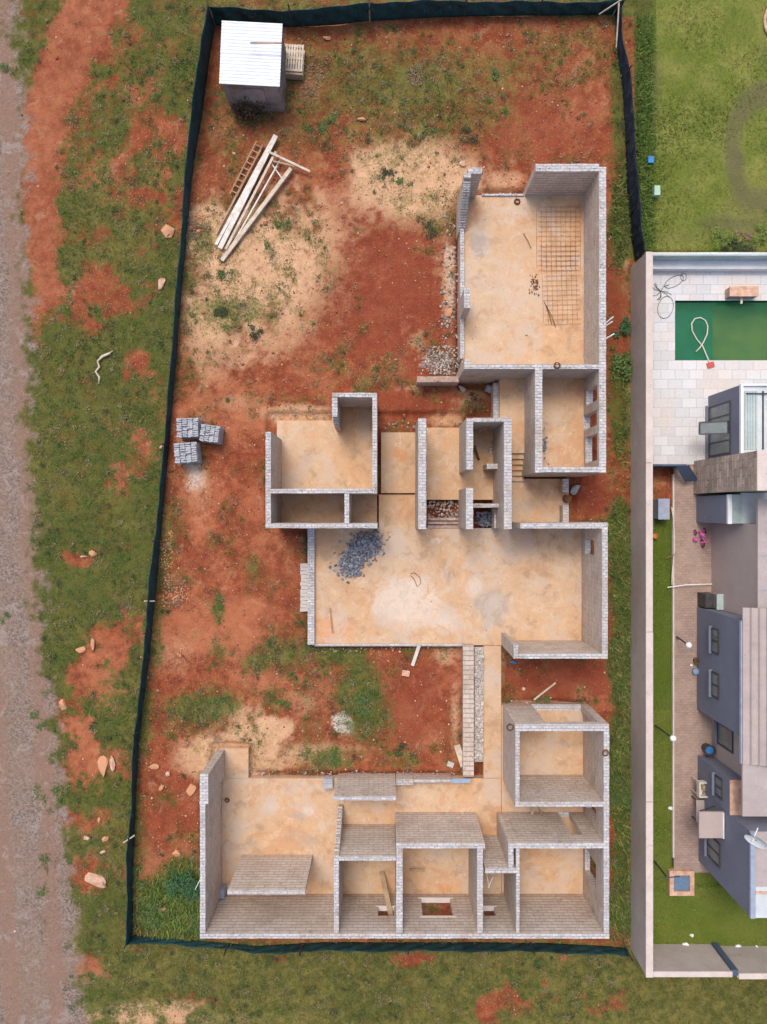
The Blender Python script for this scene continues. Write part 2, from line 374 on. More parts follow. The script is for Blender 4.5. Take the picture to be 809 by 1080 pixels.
    for a in ((358,195,12,56,0,.6),(405,315,95,85,0,1),(590,715,56,24,0,.9),(430,740,60,56,0,.7),(625,520,22,34,0,1),(560,140,110,40,0,.55),(180,850,34,80,0,.5),(655,870,14,40,0,.8),(265,520,30,60,0,.4),(440,425,70,20,0,.7),(650,340,12,60,0,.8),(190,560,20,60,0,.4),(320,100,60,60,0,.35),(500,60,120,30,0,.35)):
        crim = np.maximum(crim, G(*a[:5])*a[5])
    sand = sand*(1-crim*.65*(pale < .3))
    # sandy ground at the bottom left corner
    for a in ((140,1068,80,14,0,.75),(230,1075,80,8,0,.65),(100,1035,26,14,0,.4),(60,1090,60,30,0,.3),(60,1075,40,12,0,.5)):
        g = G(*a[:5])*a[5]; sand = np.maximum(sand, g*(py > 1002)); gr = gr-g*.35
    gr = gr+((n1-.5)*.35+(n2-.5)*.75+(n3-.5)*.35)*np.where(left | (py > 1002), .9, .75)
    sand = np.clip(sand+(sand > .08)*((n2-.5)*.5+(n3-.5)*.4), 0, 1)
    # neighbour
    east = (px > 669) & (py < 275)
    lawn = np.where(east, sst(-2, 5, px-688+(n2-.5)*6), 0.0)
    yard = (px > 680) & (py > 500) & (py < 1004)
    lawn = np.where(yard, np.where((py > 930) | (px > 686), 1.0, 0), lawn)
    gr = np.where(east | yard, .92, gr)
    redy = G(700,515,20,26)*(px > 686)*(py > 485)*(py < 560)
    gr = gr-redy*.8; lawn = lawn*(1-redy)
    # worn loops in the lawn
    ang = np.arctan2(py-165, px-812); rad = np.hypot((px-812)/40, (py-160)/62)
    worn = (1-sst(.12, .34, np.abs(rad-1+(n2-.5)*.25)))*(px > 765)*(py < 215)
    worn = np.maximum(worn, G(797,212,26,16)); worn = np.maximum(worn, G(770,236,34,9)*.9); worn=np.maximum(worn, G(808,60,10,14)*.4); worn=np.maximum(worn,G(693,90,5,40)*.5); worn=np.maximum(worn,G(720,250,40,9)*.3)
    worn = worn*east*(.55+.5*n2)
    green = np.where(yard, .85, 0)*np.where(py < 750, 1, .6)
    green = np.maximum(green, np.where(east & (px < 692), .8, 0))
    green = np.maximum(green, G(195,950,40,50)*.8*site); green = np.maximum(green, G(385,735,40,50)*.5*site)
    green = np.maximum(green, np.where((px > 640) & (px < 690) & (py < 1003), .5, 0)*(1-yard))
    green = np.maximum(green, np.where(left, .15+.6*sst(.35,.65,n1), 0)); green = np.maximum(green, G(110,430,90,150)*.65*left)
    return dict(grass=np.clip(gr, 0, 1), sand=sand, road=road*left, pale=pale, dark=dark, lawn=lawn, worn=worn, track=track, green=green, orange=orange, crim=crim, n1=n1, n2=n2, n3=n3)

# --- terrain sheet
GZ = -.15
x1d = np.arange(-18.4, 18.41, .085); y1d = np.arange(-24.0, 24.01, .085)
x1d = np.concatenate([[-400,-120,-50,-28,-21], x1d, [21,28,50,120,400]]); y1d = np.concatenate([[-400,-120,-60,-34,-27], y1d, [27,34,60,120,400]])
gx, gy = np.meshgrid(x1d, y1d); gx = gx.ravel(); gy = gy.ravel()
gpx = gx*S*H/(H-GZ)+CX; gpy = CY-gy*S*H/(H-GZ)
mk_ = masks(gpx, gpy)
core = (np.abs(gx) < 18.5) & (np.abs(gy) < 24.1)
gz = GZ+(fbm(gx, gy, .5, 40, 3)-.5)*.07+(fbm(gx, gy, 3.2, 50, 3, .7)-.5)*.05*(1-mk_['road']*.6)*(1-mk_['lawn']*.7)
# flat and lower under the slabs and paving
hole = ((gpx > 684) & (gpy > 264) & (gpy < 508)) | ((gpx > 710) & (gpy > 495) & (gpy < 935))
gz = np.where(hole, GZ-.12, gz)
edge = np.zeros(gx.shape)
for (ex0, ey0, ex1, ey1) in [(487,205,620,405),(528,385,622,505),(286,440,400,556),(400,440,530,560),(528,500,602,560),(329,556,617,682),(216,820,617,946),(509,678,530,822),(528,744,617,946),(227,789,263,822)]:
    dx_ = np.maximum(np.maximum(ex0-gpx, gpx-ex1), 0); dy_ = np.maximum(np.maximum(ey0-gpy, gpy-ey1), 0)
    edge = np.maximum(edge, 1-sst(2.5, 7.5, np.hypot(dx_, dy_)+(mk_['n2']-.5)*5))
gz = gz-edge*.22
poolh = (gpx > 700) & (gpx < 850) & (gpy > 308) & (gpy < 388)
gz = np.where(poolh, -1.6, gz)
gz = np.where(~core & ~hole, GZ, gz)
nx, ny = len(x1d), len(y1d)
me = bpy.data.meshes.new('ground')
me.vertices.add(nx*ny); me.vertices.foreach_set('co', np.stack([gx, gy, gz], 1).ravel())
ii, jj = np.meshgrid(np.arange(nx-1), np.arange(ny-1)); q0 = (jj*nx+ii).ravel()
fc = np.stack([q0, q0+1, q0+nx+1, q0+nx], 1).ravel()
me.loops.add(len(fc)); me.loops.foreach_set('vertex_index', fc)
me.polygons.add(len(q0)); me.polygons.foreach_set('loop_start', np.arange(len(q0))*4); me.polygons.foreach_set('loop_total', np.full(len(q0), 4))
me.polygons.foreach_set('use_smooth', np.ones(len(q0), bool)); me.update(); me.validate()
def attr(me, name, a, b, c, d):
    at = me.color_attributes.new(name, 'FLOAT_COLOR', 'POINT')
    at.data.foreach_set('color', np.stack([a, b, c, d], 1).astype(np.float32).ravel())
attr(me, 'ma', mk_['grass'], mk_['sand'], mk_['road'], mk_['lawn'])
attr(me, 'mb', mk_['pale'], mk_['dark'], mk_['worn'], mk_['green'])
attr(me, 'mc', mk_['track'], mk_['orange'], mk_['crim'], mk_['track']*0)
ground = bpy.data.objects.new('ground', me); COL.objects.link(ground); tag(ground, 'red soil, sand and patchy grass', kind='structure')

t = NT('ground_soil'); wv = t.coord('World')
def at(name):
    q = t.n('ShaderNodeAttribute', attribute_name=name); sx = t.n('ShaderNodeSeparateColor'); t.t.links.new(q.outputs['Color'], sx.inputs[0])
    return sx.outputs[0], sx.outputs[1], sx.outputs[2], q.outputs['Alpha']
gA, sA, rA, lA = at('ma'); pA, dA, wA, grA = at('mb'); tA, oA, cA, _ = at('mc')
nB = t.noise(wv, .45, 6, .65); nM = t.noise(wv, 2.2, 6, .7); nF = t.noise(wv, 9, 5, .75); nG = t.noise(wv, 28, 4, .7)
soil = t.mix(t.ramp(nM, .32, .68), (.180,.044,.021), (.33,.088,.038))
soil = t.mix(t.math('MULTIPLY', t.ramp(nB, .48, .68), .6), soil, (.44,.17,.085))
soil = t.mix(t.math('MULTIPLY', t.ramp(nF, .52, .70), .45), soil, (.15,.055,.032))
soil = t.mix(t.math('MULTIPLY', t.ramp(t.noise(wv, 16, 3, .6), .60, .70), .7), soil, (.52,.28,.16))
track = t.mix(t.ramp(nM, .3, .7), (.25,.075,.036), (.38,.145,.075))
soil = t.mix(t.math('MULTIPLY', tA, .6), soil, track)
soil = t.mix(t.math('MULTIPLY', t.ramp(t.noise(wv, 5, 5, .75, .5), .55, .66), .45), soil, (.15,.10,.055))
soil = t.mix(t.math('MULTIPLY', t.ramp(t.noise(wv, 1.1, 6, .7, .8), .56, .68), .5), soil, (.46,.25,.15))
soil = t.mix(t.math('MULTIPLY', t.ramp(t.math('ADD', cA, t.math('MULTIPLY', t.math('SUBTRACT', nM, .5), .8)), .2, .9), .6), soil, t.mix(nF, (.17,.036,.020), (.27,.062,.032)))
soil = t.mix(t.math('MULTIPLY', t.ramp(t.math('ADD', oA, t.math('MULTIPLY', t.math('SUBTRACT', nM, .5), 1.3)), .25, 1.0), .62), soil, t.mix(nF, (.37,.105,.045), (.52,.215,.11)))
sandc = t.mix(t.ramp(nM, .3, .7), (.62,.385,.225), (.50,.285,.155))
sandc = t.mix(t.math('MULTIPLY', t.ramp(nF, .55, .72), .5), sandc, (.33,.16,.085))
sf = t.ramp(t.math('ADD', sA, t.math('ADD', t.math('MULTIPLY', t.math('SUBTRACT', nM, .5), .7), t.math('MULTIPLY', t.math('SUBTRACT', nF, .5), .5))), .12, .72)
c = t.mix(sf, soil, sandc)
pf = t.ramp(t.math('ADD', pA, t.math('MULTIPLY', t.math('SUBTRACT', nF, .5), .9)), .3, .75)
c = t.mix(pf, c, t.mix(nG, (.55,.47,.39), (.66,.58,.50)))
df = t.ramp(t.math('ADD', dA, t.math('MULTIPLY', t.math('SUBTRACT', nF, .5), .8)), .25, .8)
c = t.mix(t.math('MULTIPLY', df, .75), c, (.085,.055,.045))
# grass
gcol = t.mix(t.ramp(nM, .3, .7), (.052,.080,.016), (.175,.175,.045))
gcol = t.mix(t.math('MULTIPLY', t.ramp(nF, .45, .7), .7), gcol, (.045,.062,.018))
gcol = t.mix(t.math('MULTIPLY', t.ramp(nG, .55, .75), .6), gcol, (.22,.20,.09))
gcol = t.mix(grA, gcol, t.mix(t.ramp(nF, .3, .7), (.035,.072,.014), (.085,.125,.028)))
lawnc = t.mix(t.ramp(t.noise(wv, .6, 5, .6), .35, .65), (.115,.185,.026), (.205,.245,.055))
lawnc = t.mix(grA, lawnc, (.050,.125,.010))
lawnc = t.mix(t.math('MULTIPLY', t.ramp(nF, .42, .68), .45), lawnc, (.08,.10,.025))
gcol = t.mix(lA, gcol, lawnc)
gn = t.math('ADD', t.math('MULTIPLY', t.math('SUBTRACT', nM, .5), 1.1), t.math('MULTIPLY', t.math('SUBTRACT', nF, .5), 1.3))
gf = t.ramp(t.math('ADD', gA, gn), .24, .82)
c = t.mix(t.math('MULTIPLY', gf, .88), c, gcol)
c = t.mix(t.math('MULTIPLY', wA, .85), c, t.mix(nF, (.10,.085,.045), (.14,.12,.07)))
# gravel road
vd = t.n('ShaderNodeTexVoronoi'); vd.inputs['Scale'].default_value = 17; t.t.links.new(wv, vd.inputs['Vector'])
sc_ = t.n('ShaderNodeSeparateColor'); t.t.links.new(vd.outputs['Color'], sc_.inputs[0])
rc = t.mix(sc_.outputs[0], (.115,.085,.068), (.31,.245,.205))
rc = t.mix(t.math('MULTIPLY', t.ramp(nB, .35, .60), .6), rc, (.25,.165,.120))
rc = t.mix(t.math('MULTIPLY', t.ramp(nM, .60, .75), .45), rc, (.30,.14,.085))
wvx = t.n('ShaderNodeSeparateXYZ'); t.t.links.new(wv, wvx.inputs[0])
lane = t.math('SINE', t.math('MULTIPLY', t.math('ADD', wvx.outputs['X'], t.math('ADD', t.math('MULTIPLY', wvx.outputs['Y'], .055), t.math('MULTIPLY', nM, .5))), 3.3))
rc = t.mix(t.math('MULTIPLY', t.ramp(lane, -.1, .8), .6), rc, (.255,.150,.105))
rc = t.mix(t.math('MULTIPLY', t.ramp(t.noise(wv, 1.6, 7, .75, .6), .54, .64), .5), rc, (.34,.30,.27))
c = t.mix(rA, c, rc)
c = t.mix(.45, c, t.mix(nG, (.28,.28,.28), (.75,.75,.75)), 'OVERLAY')
t.col(c); t.bump(t.math('ADD', t.math('ADD', nF, t.math('MULTIPLY', nG, .5)), t.math('MULTIPLY', sc_.outputs[0], .3)), .8, .05)
t.b.inputs['Roughness'].default_value = .95; t.b.inputs['Specular IOR Level'].default_value = .1
me.materials.append(t.mat)

# footprints that carry no grass, in picture units at ground level (rough boxes)
NOGRASS = [(487,205,620,405),(528,385,622,505),(286,440,400,556),(400,440,530,560),(528,500,602,560),(329,556,615,680),(218,815,616,946),(510,678,530,820),(528,744,616,946),(228,789,262,820),
           (234,32,300,95),(686,266,900,506),(711,495,900,932),(735,400,900,912)]
NOGRASS[-1] = (734,400,900,912)
def bad(px, py):
    b = np.zeros(px.shape, bool)
    for x0, y0, x1, y1 in NOGRASS: b |= (px > x0) & (px < x1) & (py > y0) & (py < y1)
    return b
def colored_mesh(name, verts, faces3, cols, mat, label):
    me = bpy.data.meshes.new(name); nv = len(verts)
    me.vertices.add(nv); me.vertices.foreach_set('co', verts.ravel())
    nf = len(faces3); me.loops.add(nf*3); me.loops.foreach_set('vertex_index', faces3.ravel())
    me.polygons.add(nf); me.polygons.foreach_set('loop_start', np.arange(nf)*3); me.polygons.foreach_set('loop_total', np.full(nf, 3)); me.update()
    at_ = me.color_attributes.new('tint', 'FLOAT_COLOR', 'POINT'); at_.data.foreach_set('color', np.concatenate([cols, np.ones((nv, 1))], 1).astype(np.float32).ravel())
    me.materials.append(mat); o = bpy.data.objects.new(name, me); COL.objects.link(o)
    cat = name.replace('_', ' ')
    return tag(o, label, cat, kind='stuff')
t = NT('tinted'); q = t.n('ShaderNodeAttribute', attribute_name='tint'); t.col(q.outputs['Color']); t.b.inputs['Roughness'].default_value = .85; TINT = t.mat
def blades(N, per, h, wd, seed, sel):
    rs = np.random.RandomState(seed)
    px = rs.uniform(-5, 815, N); py = rs.uniform(-5, 1085, N); m = masks(px, py)
    p = sel(px, py, m); keep = (rs.rand(N) < p) & ~bad(px, py)
    px, py = px[keep], py[keep]; gr_ = m['green'][keep]; lw = m['lawn'][keep]; n2 = m['n2'][keep]
    f = (H-GZ)/H/S; cx = (px-CX)*f; cy = (CY-py)*f; n = len(cx)
    cx = np.repeat(cx, per)+rs.normal(0, .035, n*per); cy = np.repeat(cy, per)+rs.normal(0, .035, n*per)
    a = rs.uniform(0, 6.283, n*per); hh = h*rs.uniform(.5, 1.3, n*per)*np.repeat(rs.uniform(.6,1.3,n), per); ww = wd*rs.uniform(.6, 1.3, n*per)
    lean = rs.uniform(.3, 1.4, n*per)*hh; zb = np.full(n*per, GZ-.03)
    ca, sa = np.cos(a), np.sin(a)
    v0 = np.stack([cx-sa*ww, cy+ca*ww, zb], 1); v1 = np.stack([cx+sa*ww, cy-ca*ww, zb], 1); v2 = np.stack([cx+ca*lean, cy+sa*lean, zb+hh+.03], 1)
    verts = np.stack([v0, v1, v2], 1).reshape(-1, 3); faces = np.arange(len(verts)).reshape(-1, 3)
    g = np.repeat(np.clip(gr_, 0, 1), per)[:, None]; r1 = rs.rand(n*per)[:, None]; r2 = np.repeat(rs.rand(n), per)[:, None]
    olive = np.array([.060,.100,.020])*(1-r2)+np.array([.23,.205,.075])*r2; gree = np.array([.045,.105,.016])*(1-r2)+np.array([.15,.215,.045])*r2
    c = (olive*(1-g)+gree*g)*(.6+.8*r1); c = np.repeat(c, 3, axis=0)
    return verts, faces, c
def selgrass(px, py, m):
    p = sst(.40, .75, m['grass']+(m['n3']-.5)*.5+(m['n2']-.5)*.6)*(1-m['road'])*(1-m['lawn']*.9)*(1-m['track'])*(1-m['worn'])*(1-m['sand']*.5)
    return p*.9
v, f, c = blades(150000, 4, .07, .014, 5, selgrass)
colored_mesh('grass', v, f, c, TINT, 'patchy olive and green grass growing on the red soil')
# tall weeds strips
def seltall(px, py, m):
    s_ = ((px > 672) & (px < 688) & (py > 18) & (py < 268))*.9 + ((px > 641) & (px < 667) & (py > 170) & (py < 1000))*sst(.5,.95,m['grass']+(m['n2']-.5)*.9)*.35
    s_ = s_ + ((px > 140) & (px < 210) & (py > 905) & (py < 992))*sst(.4,.8,m['grass'])*.5
    return np.clip(s_, 0, .95)
v, f, c = blades(260000, 5, .20, .02, 6, seltall)
colored_mesh('tall_grass', v, f, c*1.3, TINT, 'tall unmown grass along the fence and behind the walls')
def sellawn(px, py, m):
    return m['lawn']*(1-m['worn']*.9)*(.25+.6*m['n2'])*((px > 688)|(py > 900))
v, f, c = blades(420000, 4, .045, .016, 16, sellawn)
c = c*np.array([1.2, 1.45, .95])
colored_mesh('lawn_grass', v, f, c, TINT, 'short mown lawn grass in the neighbouring garden')
# clods and pebbles
def clods(N, seed):
    rs = np.random.RandomState(seed); px = rs.uniform(0, 809, N); py = rs.uniform(0, 1080, N); m = masks(px, py)
    inside = (px > 140) & (px < 668) & (py > 18) & (py < 1002)
    p = np.where(inside, .22+.5*(m['n2'] > .55)+.5*((px > 445) & (px < 487) & (py > 225) & (py < 398)), .10)*(1-m['lawn'])*(1-m['road']*.5)*(m['grass'] < .7)
    p = p+((np.hypot((px-187)/16, (py-627)/12) < 1)|(np.hypot((px-208)/10,(py-237)/12)<1))*.9
    k = (rs.rand(N) < p) & ~bad(px, py); px, py = px[k], py[k]; n = len(px); f_ = (H-GZ)/H/S
    cx = (px-CX)*f_; cy = (CY-py)*f_; r = .022*np.exp(rs.normal(0, .45, n)); z = np.full(n, GZ+.01)
    base = np.array([[1,0,0],[0,1,0],[-1,0,0],[0,-1,0],[0,0,.8],[0,0,-.8]])
    fa = np.array([[0,1,4],[1,2,4],[2,3,4],[3,0,4],[1,0,5],[2,1,5],[3,2,5],[0,3,5]])
    a = rs.uniform(0, 6.28, n); ca, sa = np.cos(a), np.sin(a)
    V = base[None]*(1+rs.uniform(-.3, .3, (n, 6, 1)))*r[:, None, None]
    X = V[..., 0]*ca[:, None]-V[..., 1]*sa[:, None]+cx[:, None]; Y = V[..., 0]*sa[:, None]+V[..., 1]*ca[:, None]+cy[:, None]; Z = V[..., 2]+z[:, None]
    verts = np.stack([X, Y, Z], 2).reshape(-1, 3); faces = (fa[None]+np.arange(n)[:, None, None]*6).reshape(-1, 3)
    rr = rs.rand(n)[:, None]; pale = (rs.rand(n) < .22)[:, None]
    c = np.where(pale, np.array([.55,.38,.27])*(.8+.4*rr), np.array([.30,.11,.06])*(.6+.8*rr))
    return verts, faces, np.repeat(c, 6, axis=0)
v, f, c = clods(60000, 9)
colored_mesh('soil_clods', v, f, c, TINT, 'small red and cream clods and pebbles strewn over the soil')

# low weeds: small leafy clumps scattered over the bare soil
def weeds(N, seed):
    rs = np.random.RandomState(seed); px = rs.uniform(30, 668, N); py = rs.uniform(5, 1075, N); m = masks(px, py)
    p = sst(.15, .6, m['grass']+(m['n2']-.5)*.8)*(1-m['road']*.97)*(1-m['track']*.8)
    k = (rs.rand(N) < p) & ~bad(px, py); px, py = px[k], py[k]; n = len(px); per = 26; f_ = (H-GZ)/H/S
    rad = rs.gamma(2.0, .045, n)+.03
    cx = np.repeat((px-CX)*f_, per)+rs.normal(0, 1, n*per)*np.repeat(rad, per); cy = np.repeat((CY-py)*f_, per)+rs.normal(0, 1, n*per)*np.repeat(rad, per)
    L = rs.uniform(.02, .05, n*per); a = rs.uniform(0, 6.283, n*per); z = GZ+.02+rs.uniform(0, .09, n*per); ca, sa = np.cos(a), np.sin(a)
    v0 = np.stack([cx-ca*L, cy-sa*L, z], 1); v1 = np.stack([cx+sa*L*.6, cy-ca*L*.6, z+.01], 1); v2 = np.stack([cx+ca*L, cy+sa*L, z+rs.uniform(-.01,.03,n*per)], 1)
    verts = np.stack([v0, v1, v2], 1).reshape(-1, 3); faces = np.arange(len(verts)).reshape(-1, 3)
    kind = rs.rand(n); g = np.array([.05,.105,.02]); d = np.array([.04,.05,.025]); br_ = np.array([.20,.15,.09])
    c = np.where((kind < .5)[:, None], g, np.where((kind < .8)[:, None], d, br_)); c = np.repeat(c, per, axis=0)*(.6+rs.rand(n*per)[:, None]); c = np.repeat(c, 3, axis=0)
    return verts, faces, c
v, f, c = weeds(7000, 15)
colored_mesh('low_weeds', v, f, c, TINT, 'small green, dull and dry weeds dotted over the soil and verge')
# ------------------------------------------------------------------ unfinished house
house = empty('unfinished_house', (0, 0, 0), 'roofless unfinished house of grey cement block walls on tan concrete slabs', 'house')
TOP = 2.8; UP = .70
# slabs ------------------------------------------------
t = NT('concrete_slab'); wv = t.coord('World')
q = t.n('ShaderNodeAttribute', attribute_name='st'); sx = t.n('ShaderNodeSeparateColor'); t.t.links.new(q.outputs['Color'], sx.inputs[0])
n1 = t.noise(wv, .35, 5, .6, .6); n2 = t.noise(wv, 1.4, 6, .65, .4); n3 = t.noise(wv, 7, 5, .7); n4 = t.noise(wv, 30, 3, .7)
c = t.mix(t.ramp(n1, .35, .65), (.55,.335,.185), (.54,.385,.255))
c = t.mix(t.math('MULTIPLY', t.ramp(n2, .50, .66), .75), c, (.37,.24,.145))
c = t.mix(t.math('MULTIPLY', t.ramp(n2, .46, .32), .5), c, (.63,.48,.345))
def stf(o_, a=.35, b=.7): return t.ramp(t.math('ADD', o_, t.math('MULTIPLY', t.math('SUBTRACT', n2, .5), 1.1)), a, b)
c = t.mix(t.math('MULTIPLY', stf(sx.outputs[2]), .65), c, (.62,.28,.12))
c = t.mix(t.math('MULTIPLY', stf(sx.outputs[0]), .70), c, (.66,.55,.455))
c = t.mix(t.math('MULTIPLY', stf(sx.outputs[1]), .75), c, (.36,.31,.265))
c = t.mix(t.math('MULTIPLY', t.ramp(n3, .60, .70), .55), c, (.34,.215,.13))
n5 = t.noise(wv, 2.6, 6, .75, 1.2); c = t.mix(t.math('MULTIPLY', t.ramp(n5, .57, .63), .45), c, (.42,.31,.22)); c = t.mix(t.math('MULTIPLY', t.ramp(n5, .42, .36), .5), c, (.64,.51,.38))
n6 = t.noise(wv, .9, 8, .8, 2.5); ln = t.math('ABSOLUTE', t.math('SUBTRACT', n6, .5)); c = t.mix(t.math('MULTIPLY', t.ramp(ln, .012, .003), .35), c, (.30,.20,.13))
n7 = t.noise(wv, .55, 7, .7, 1.0); c = t.mix(t.math('MULTIPLY', t.ramp(n7, .53, .57), .5), c, (.50,.41,.34)); c = t.mix(t.math('MULTIPLY', t.ramp(n7, .43, .38), .6), c, (.50,.27,.14))
c = t.mix(.45, c, t.mix(n4, (.25,.25,.25), (.75,.75,.75)), 'OVERLAY')
t.col(c); t.bump(n3, .25, .02); t.b.inputs['Roughness'].default_value = .8
M['slab'] = t.mat
STAIN = [ # px,py,rx,ry,channel(0 pale 1 grey/damp 2 orange),val
 (430,635,50,38,0,.9),(470,655,40,24,0,.6),(350,665,34,18,2,.8),(345,600,20,30,1,.35),(520,640,26,26,1,.9),(520,634,7,7,0,1),(535,575,26,20,1,.5),(570,590,40,20,1,.3),(460,570,8,5,0,.9),(500,620,20,20,0,.6),(585,630,6,30,1,.5),(610,600,10,60,0,.4),
 (550,300,90,110,2,.42),(560,430,60,70,2,.25),(550,300,70,90,0,.45),(505,255,14,30,1,.7),(500,225,16,16,2,.7),(545,300,40,60,0,.4),(520,350,30,20,0,.5),(540,230,60,10,2,.5),(500,340,10,40,2,.3),(580,375,60,8,1,.3),
 (330,470,36,24,2,.35),(345,480,14,24,0,.5),(420,480,16,24,2,.6),(378,470,12,20,1,.4),(420,540,20,20,2,.5),
 (290,850,40,22,0,.5),(315,860,14,8,1,.7),(325,885,30,18,1,.6),(270,890,24,12,1,.5),(325,855,10,8,0,.8),(300,830,60,6,2,.4),(450,860,40,8,0,.4),
 (460,470,16,16,0,.5),(465,500,20,18,0,.4),(520,520,14,20,1,.4),(510,470,10,14,1,.5),(565,530,24,14,1,.6),(590,470,24,20,2,.5),(590,420,20,14,1,.3),(440,920,20,12,1,.3),(470,935,30,8,2,.6),(580,915,24,16,0,.4),(580,790,26,16,1,.25)]
def slab(name, x0, x1, y0, y1, z, thick=.16, mat=None, parent=house):
    thick = thick+.25
    X0, Y1 = W(x0, y0, z); X1, Y0 = W(x1, y1, z)
    nx_ = max(2, int((X1-X0)/.12)); ny_ = max(2, int((Y1-Y0)/.12))
    xs = np.linspace(X0, X1, nx_+1); ys = np.linspace(Y0, Y1, ny_+1)
    b = MB(); gx_, gy_ = np.meshgrid(xs, ys); V = [(float(a), float(c_), z) for a, c_ in zip(gx_.ravel(), gy_.ravel())]
    b.v = V; w1 = nx_+1
    for j in range(ny_):
        for i in range(nx_): b.f.append((j*w1+i, j*w1+i+1, (j+1)*w1+i+1, (j+1)*w1+i)); b.m.append(0)
    nb = len(b.v)
    for a, c_ in (((X0,Y0),(X1,Y0)),((X1,Y0),(X1,Y1)),((X1,Y1),(X0,Y1)),((X0,Y1),(X0,Y0))):
        b.poly([(a[0],a[1],z-thick),(c_[0],c_[1],z-thick),(c_[0],c_[1],z),(a[0],a[1],z)])
    o = b.build(name, mat or M['slab'], parent, uv=False)
    co_ = np.array([v_.co[:] for v_ in o.data.vertices]); f_ = S*H/(H-z); px = co_[:,0]*f_+CX; py = CY-co_[:,1]*f_
    ch = [np.zeros(len(px)) for _ in range(3)]
    for (a, d, rx, ry, k, val) in STAIN:
        g = np.exp(-(((px-a)/rx)**2+((py-d)/ry)**2)*1.1)*val; ch[k] = np.maximum(ch[k], g)
    attr(o.data, 'st', ch[0], ch[1], ch[2], ch[0]*0)
    return o
slab('floor_slab', 329.5, 614.5, 557, 680.5, 0, .30)                 # living room
slab('floor_slab', 399.6, 441, 521.5, 557, .003, .30)
slab('floor_slab', 402, 440.5, 456, 520, .15, .40)                  # passage
slab('floor_slab', 292, 397.5, 443.5, 556, .004, .30)
slab('floor_slab', 350, 397.5, 425, 443.5, .004, .30)
slab('floor_slab', 450, 532, 451, 527, .15, .40)                  # bath side
slab('floor_slab', 534, 600, 505, 557, .006, .30)                 # landing
slab('floor_slab', 487, 619, 206, 391, UP, .9)                      # garage
slab('floor_slab', 527, 553.6, 391.5, 478, UP, .9)
slab('floor_slab', 555, 619, 391.5, 502, UP, .9)
slab('floor_slab', 510, 528.6, 681, 820.5, 0, .30)                    # passage south
slab('floor_slab', 231, 528.6, 821, 946.5, .004, .30)
slab('floor_slab', 231, 262, 789.5, 820.7, 0, .30)
slab('floor_slab', 529, 618, 744, 946.5, .002, .30)
# steps down to the landing
for k in range(5):
    zt = UP-(k+1)*.12; y0 = 478+k*5.9
    X0, Y1 = W(539.5, y0, zt); X1, Y0 = W(552.5, y0+6.0, zt)
    MB().box(X0, X1, Y0, Y1, -.1, zt).build('step', M['slab'], house)
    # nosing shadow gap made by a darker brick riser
    MB().box(X0, X1, Y1-.004, Y1+.035, -.1, zt+.118).build('riser', M['facebrick'], house)

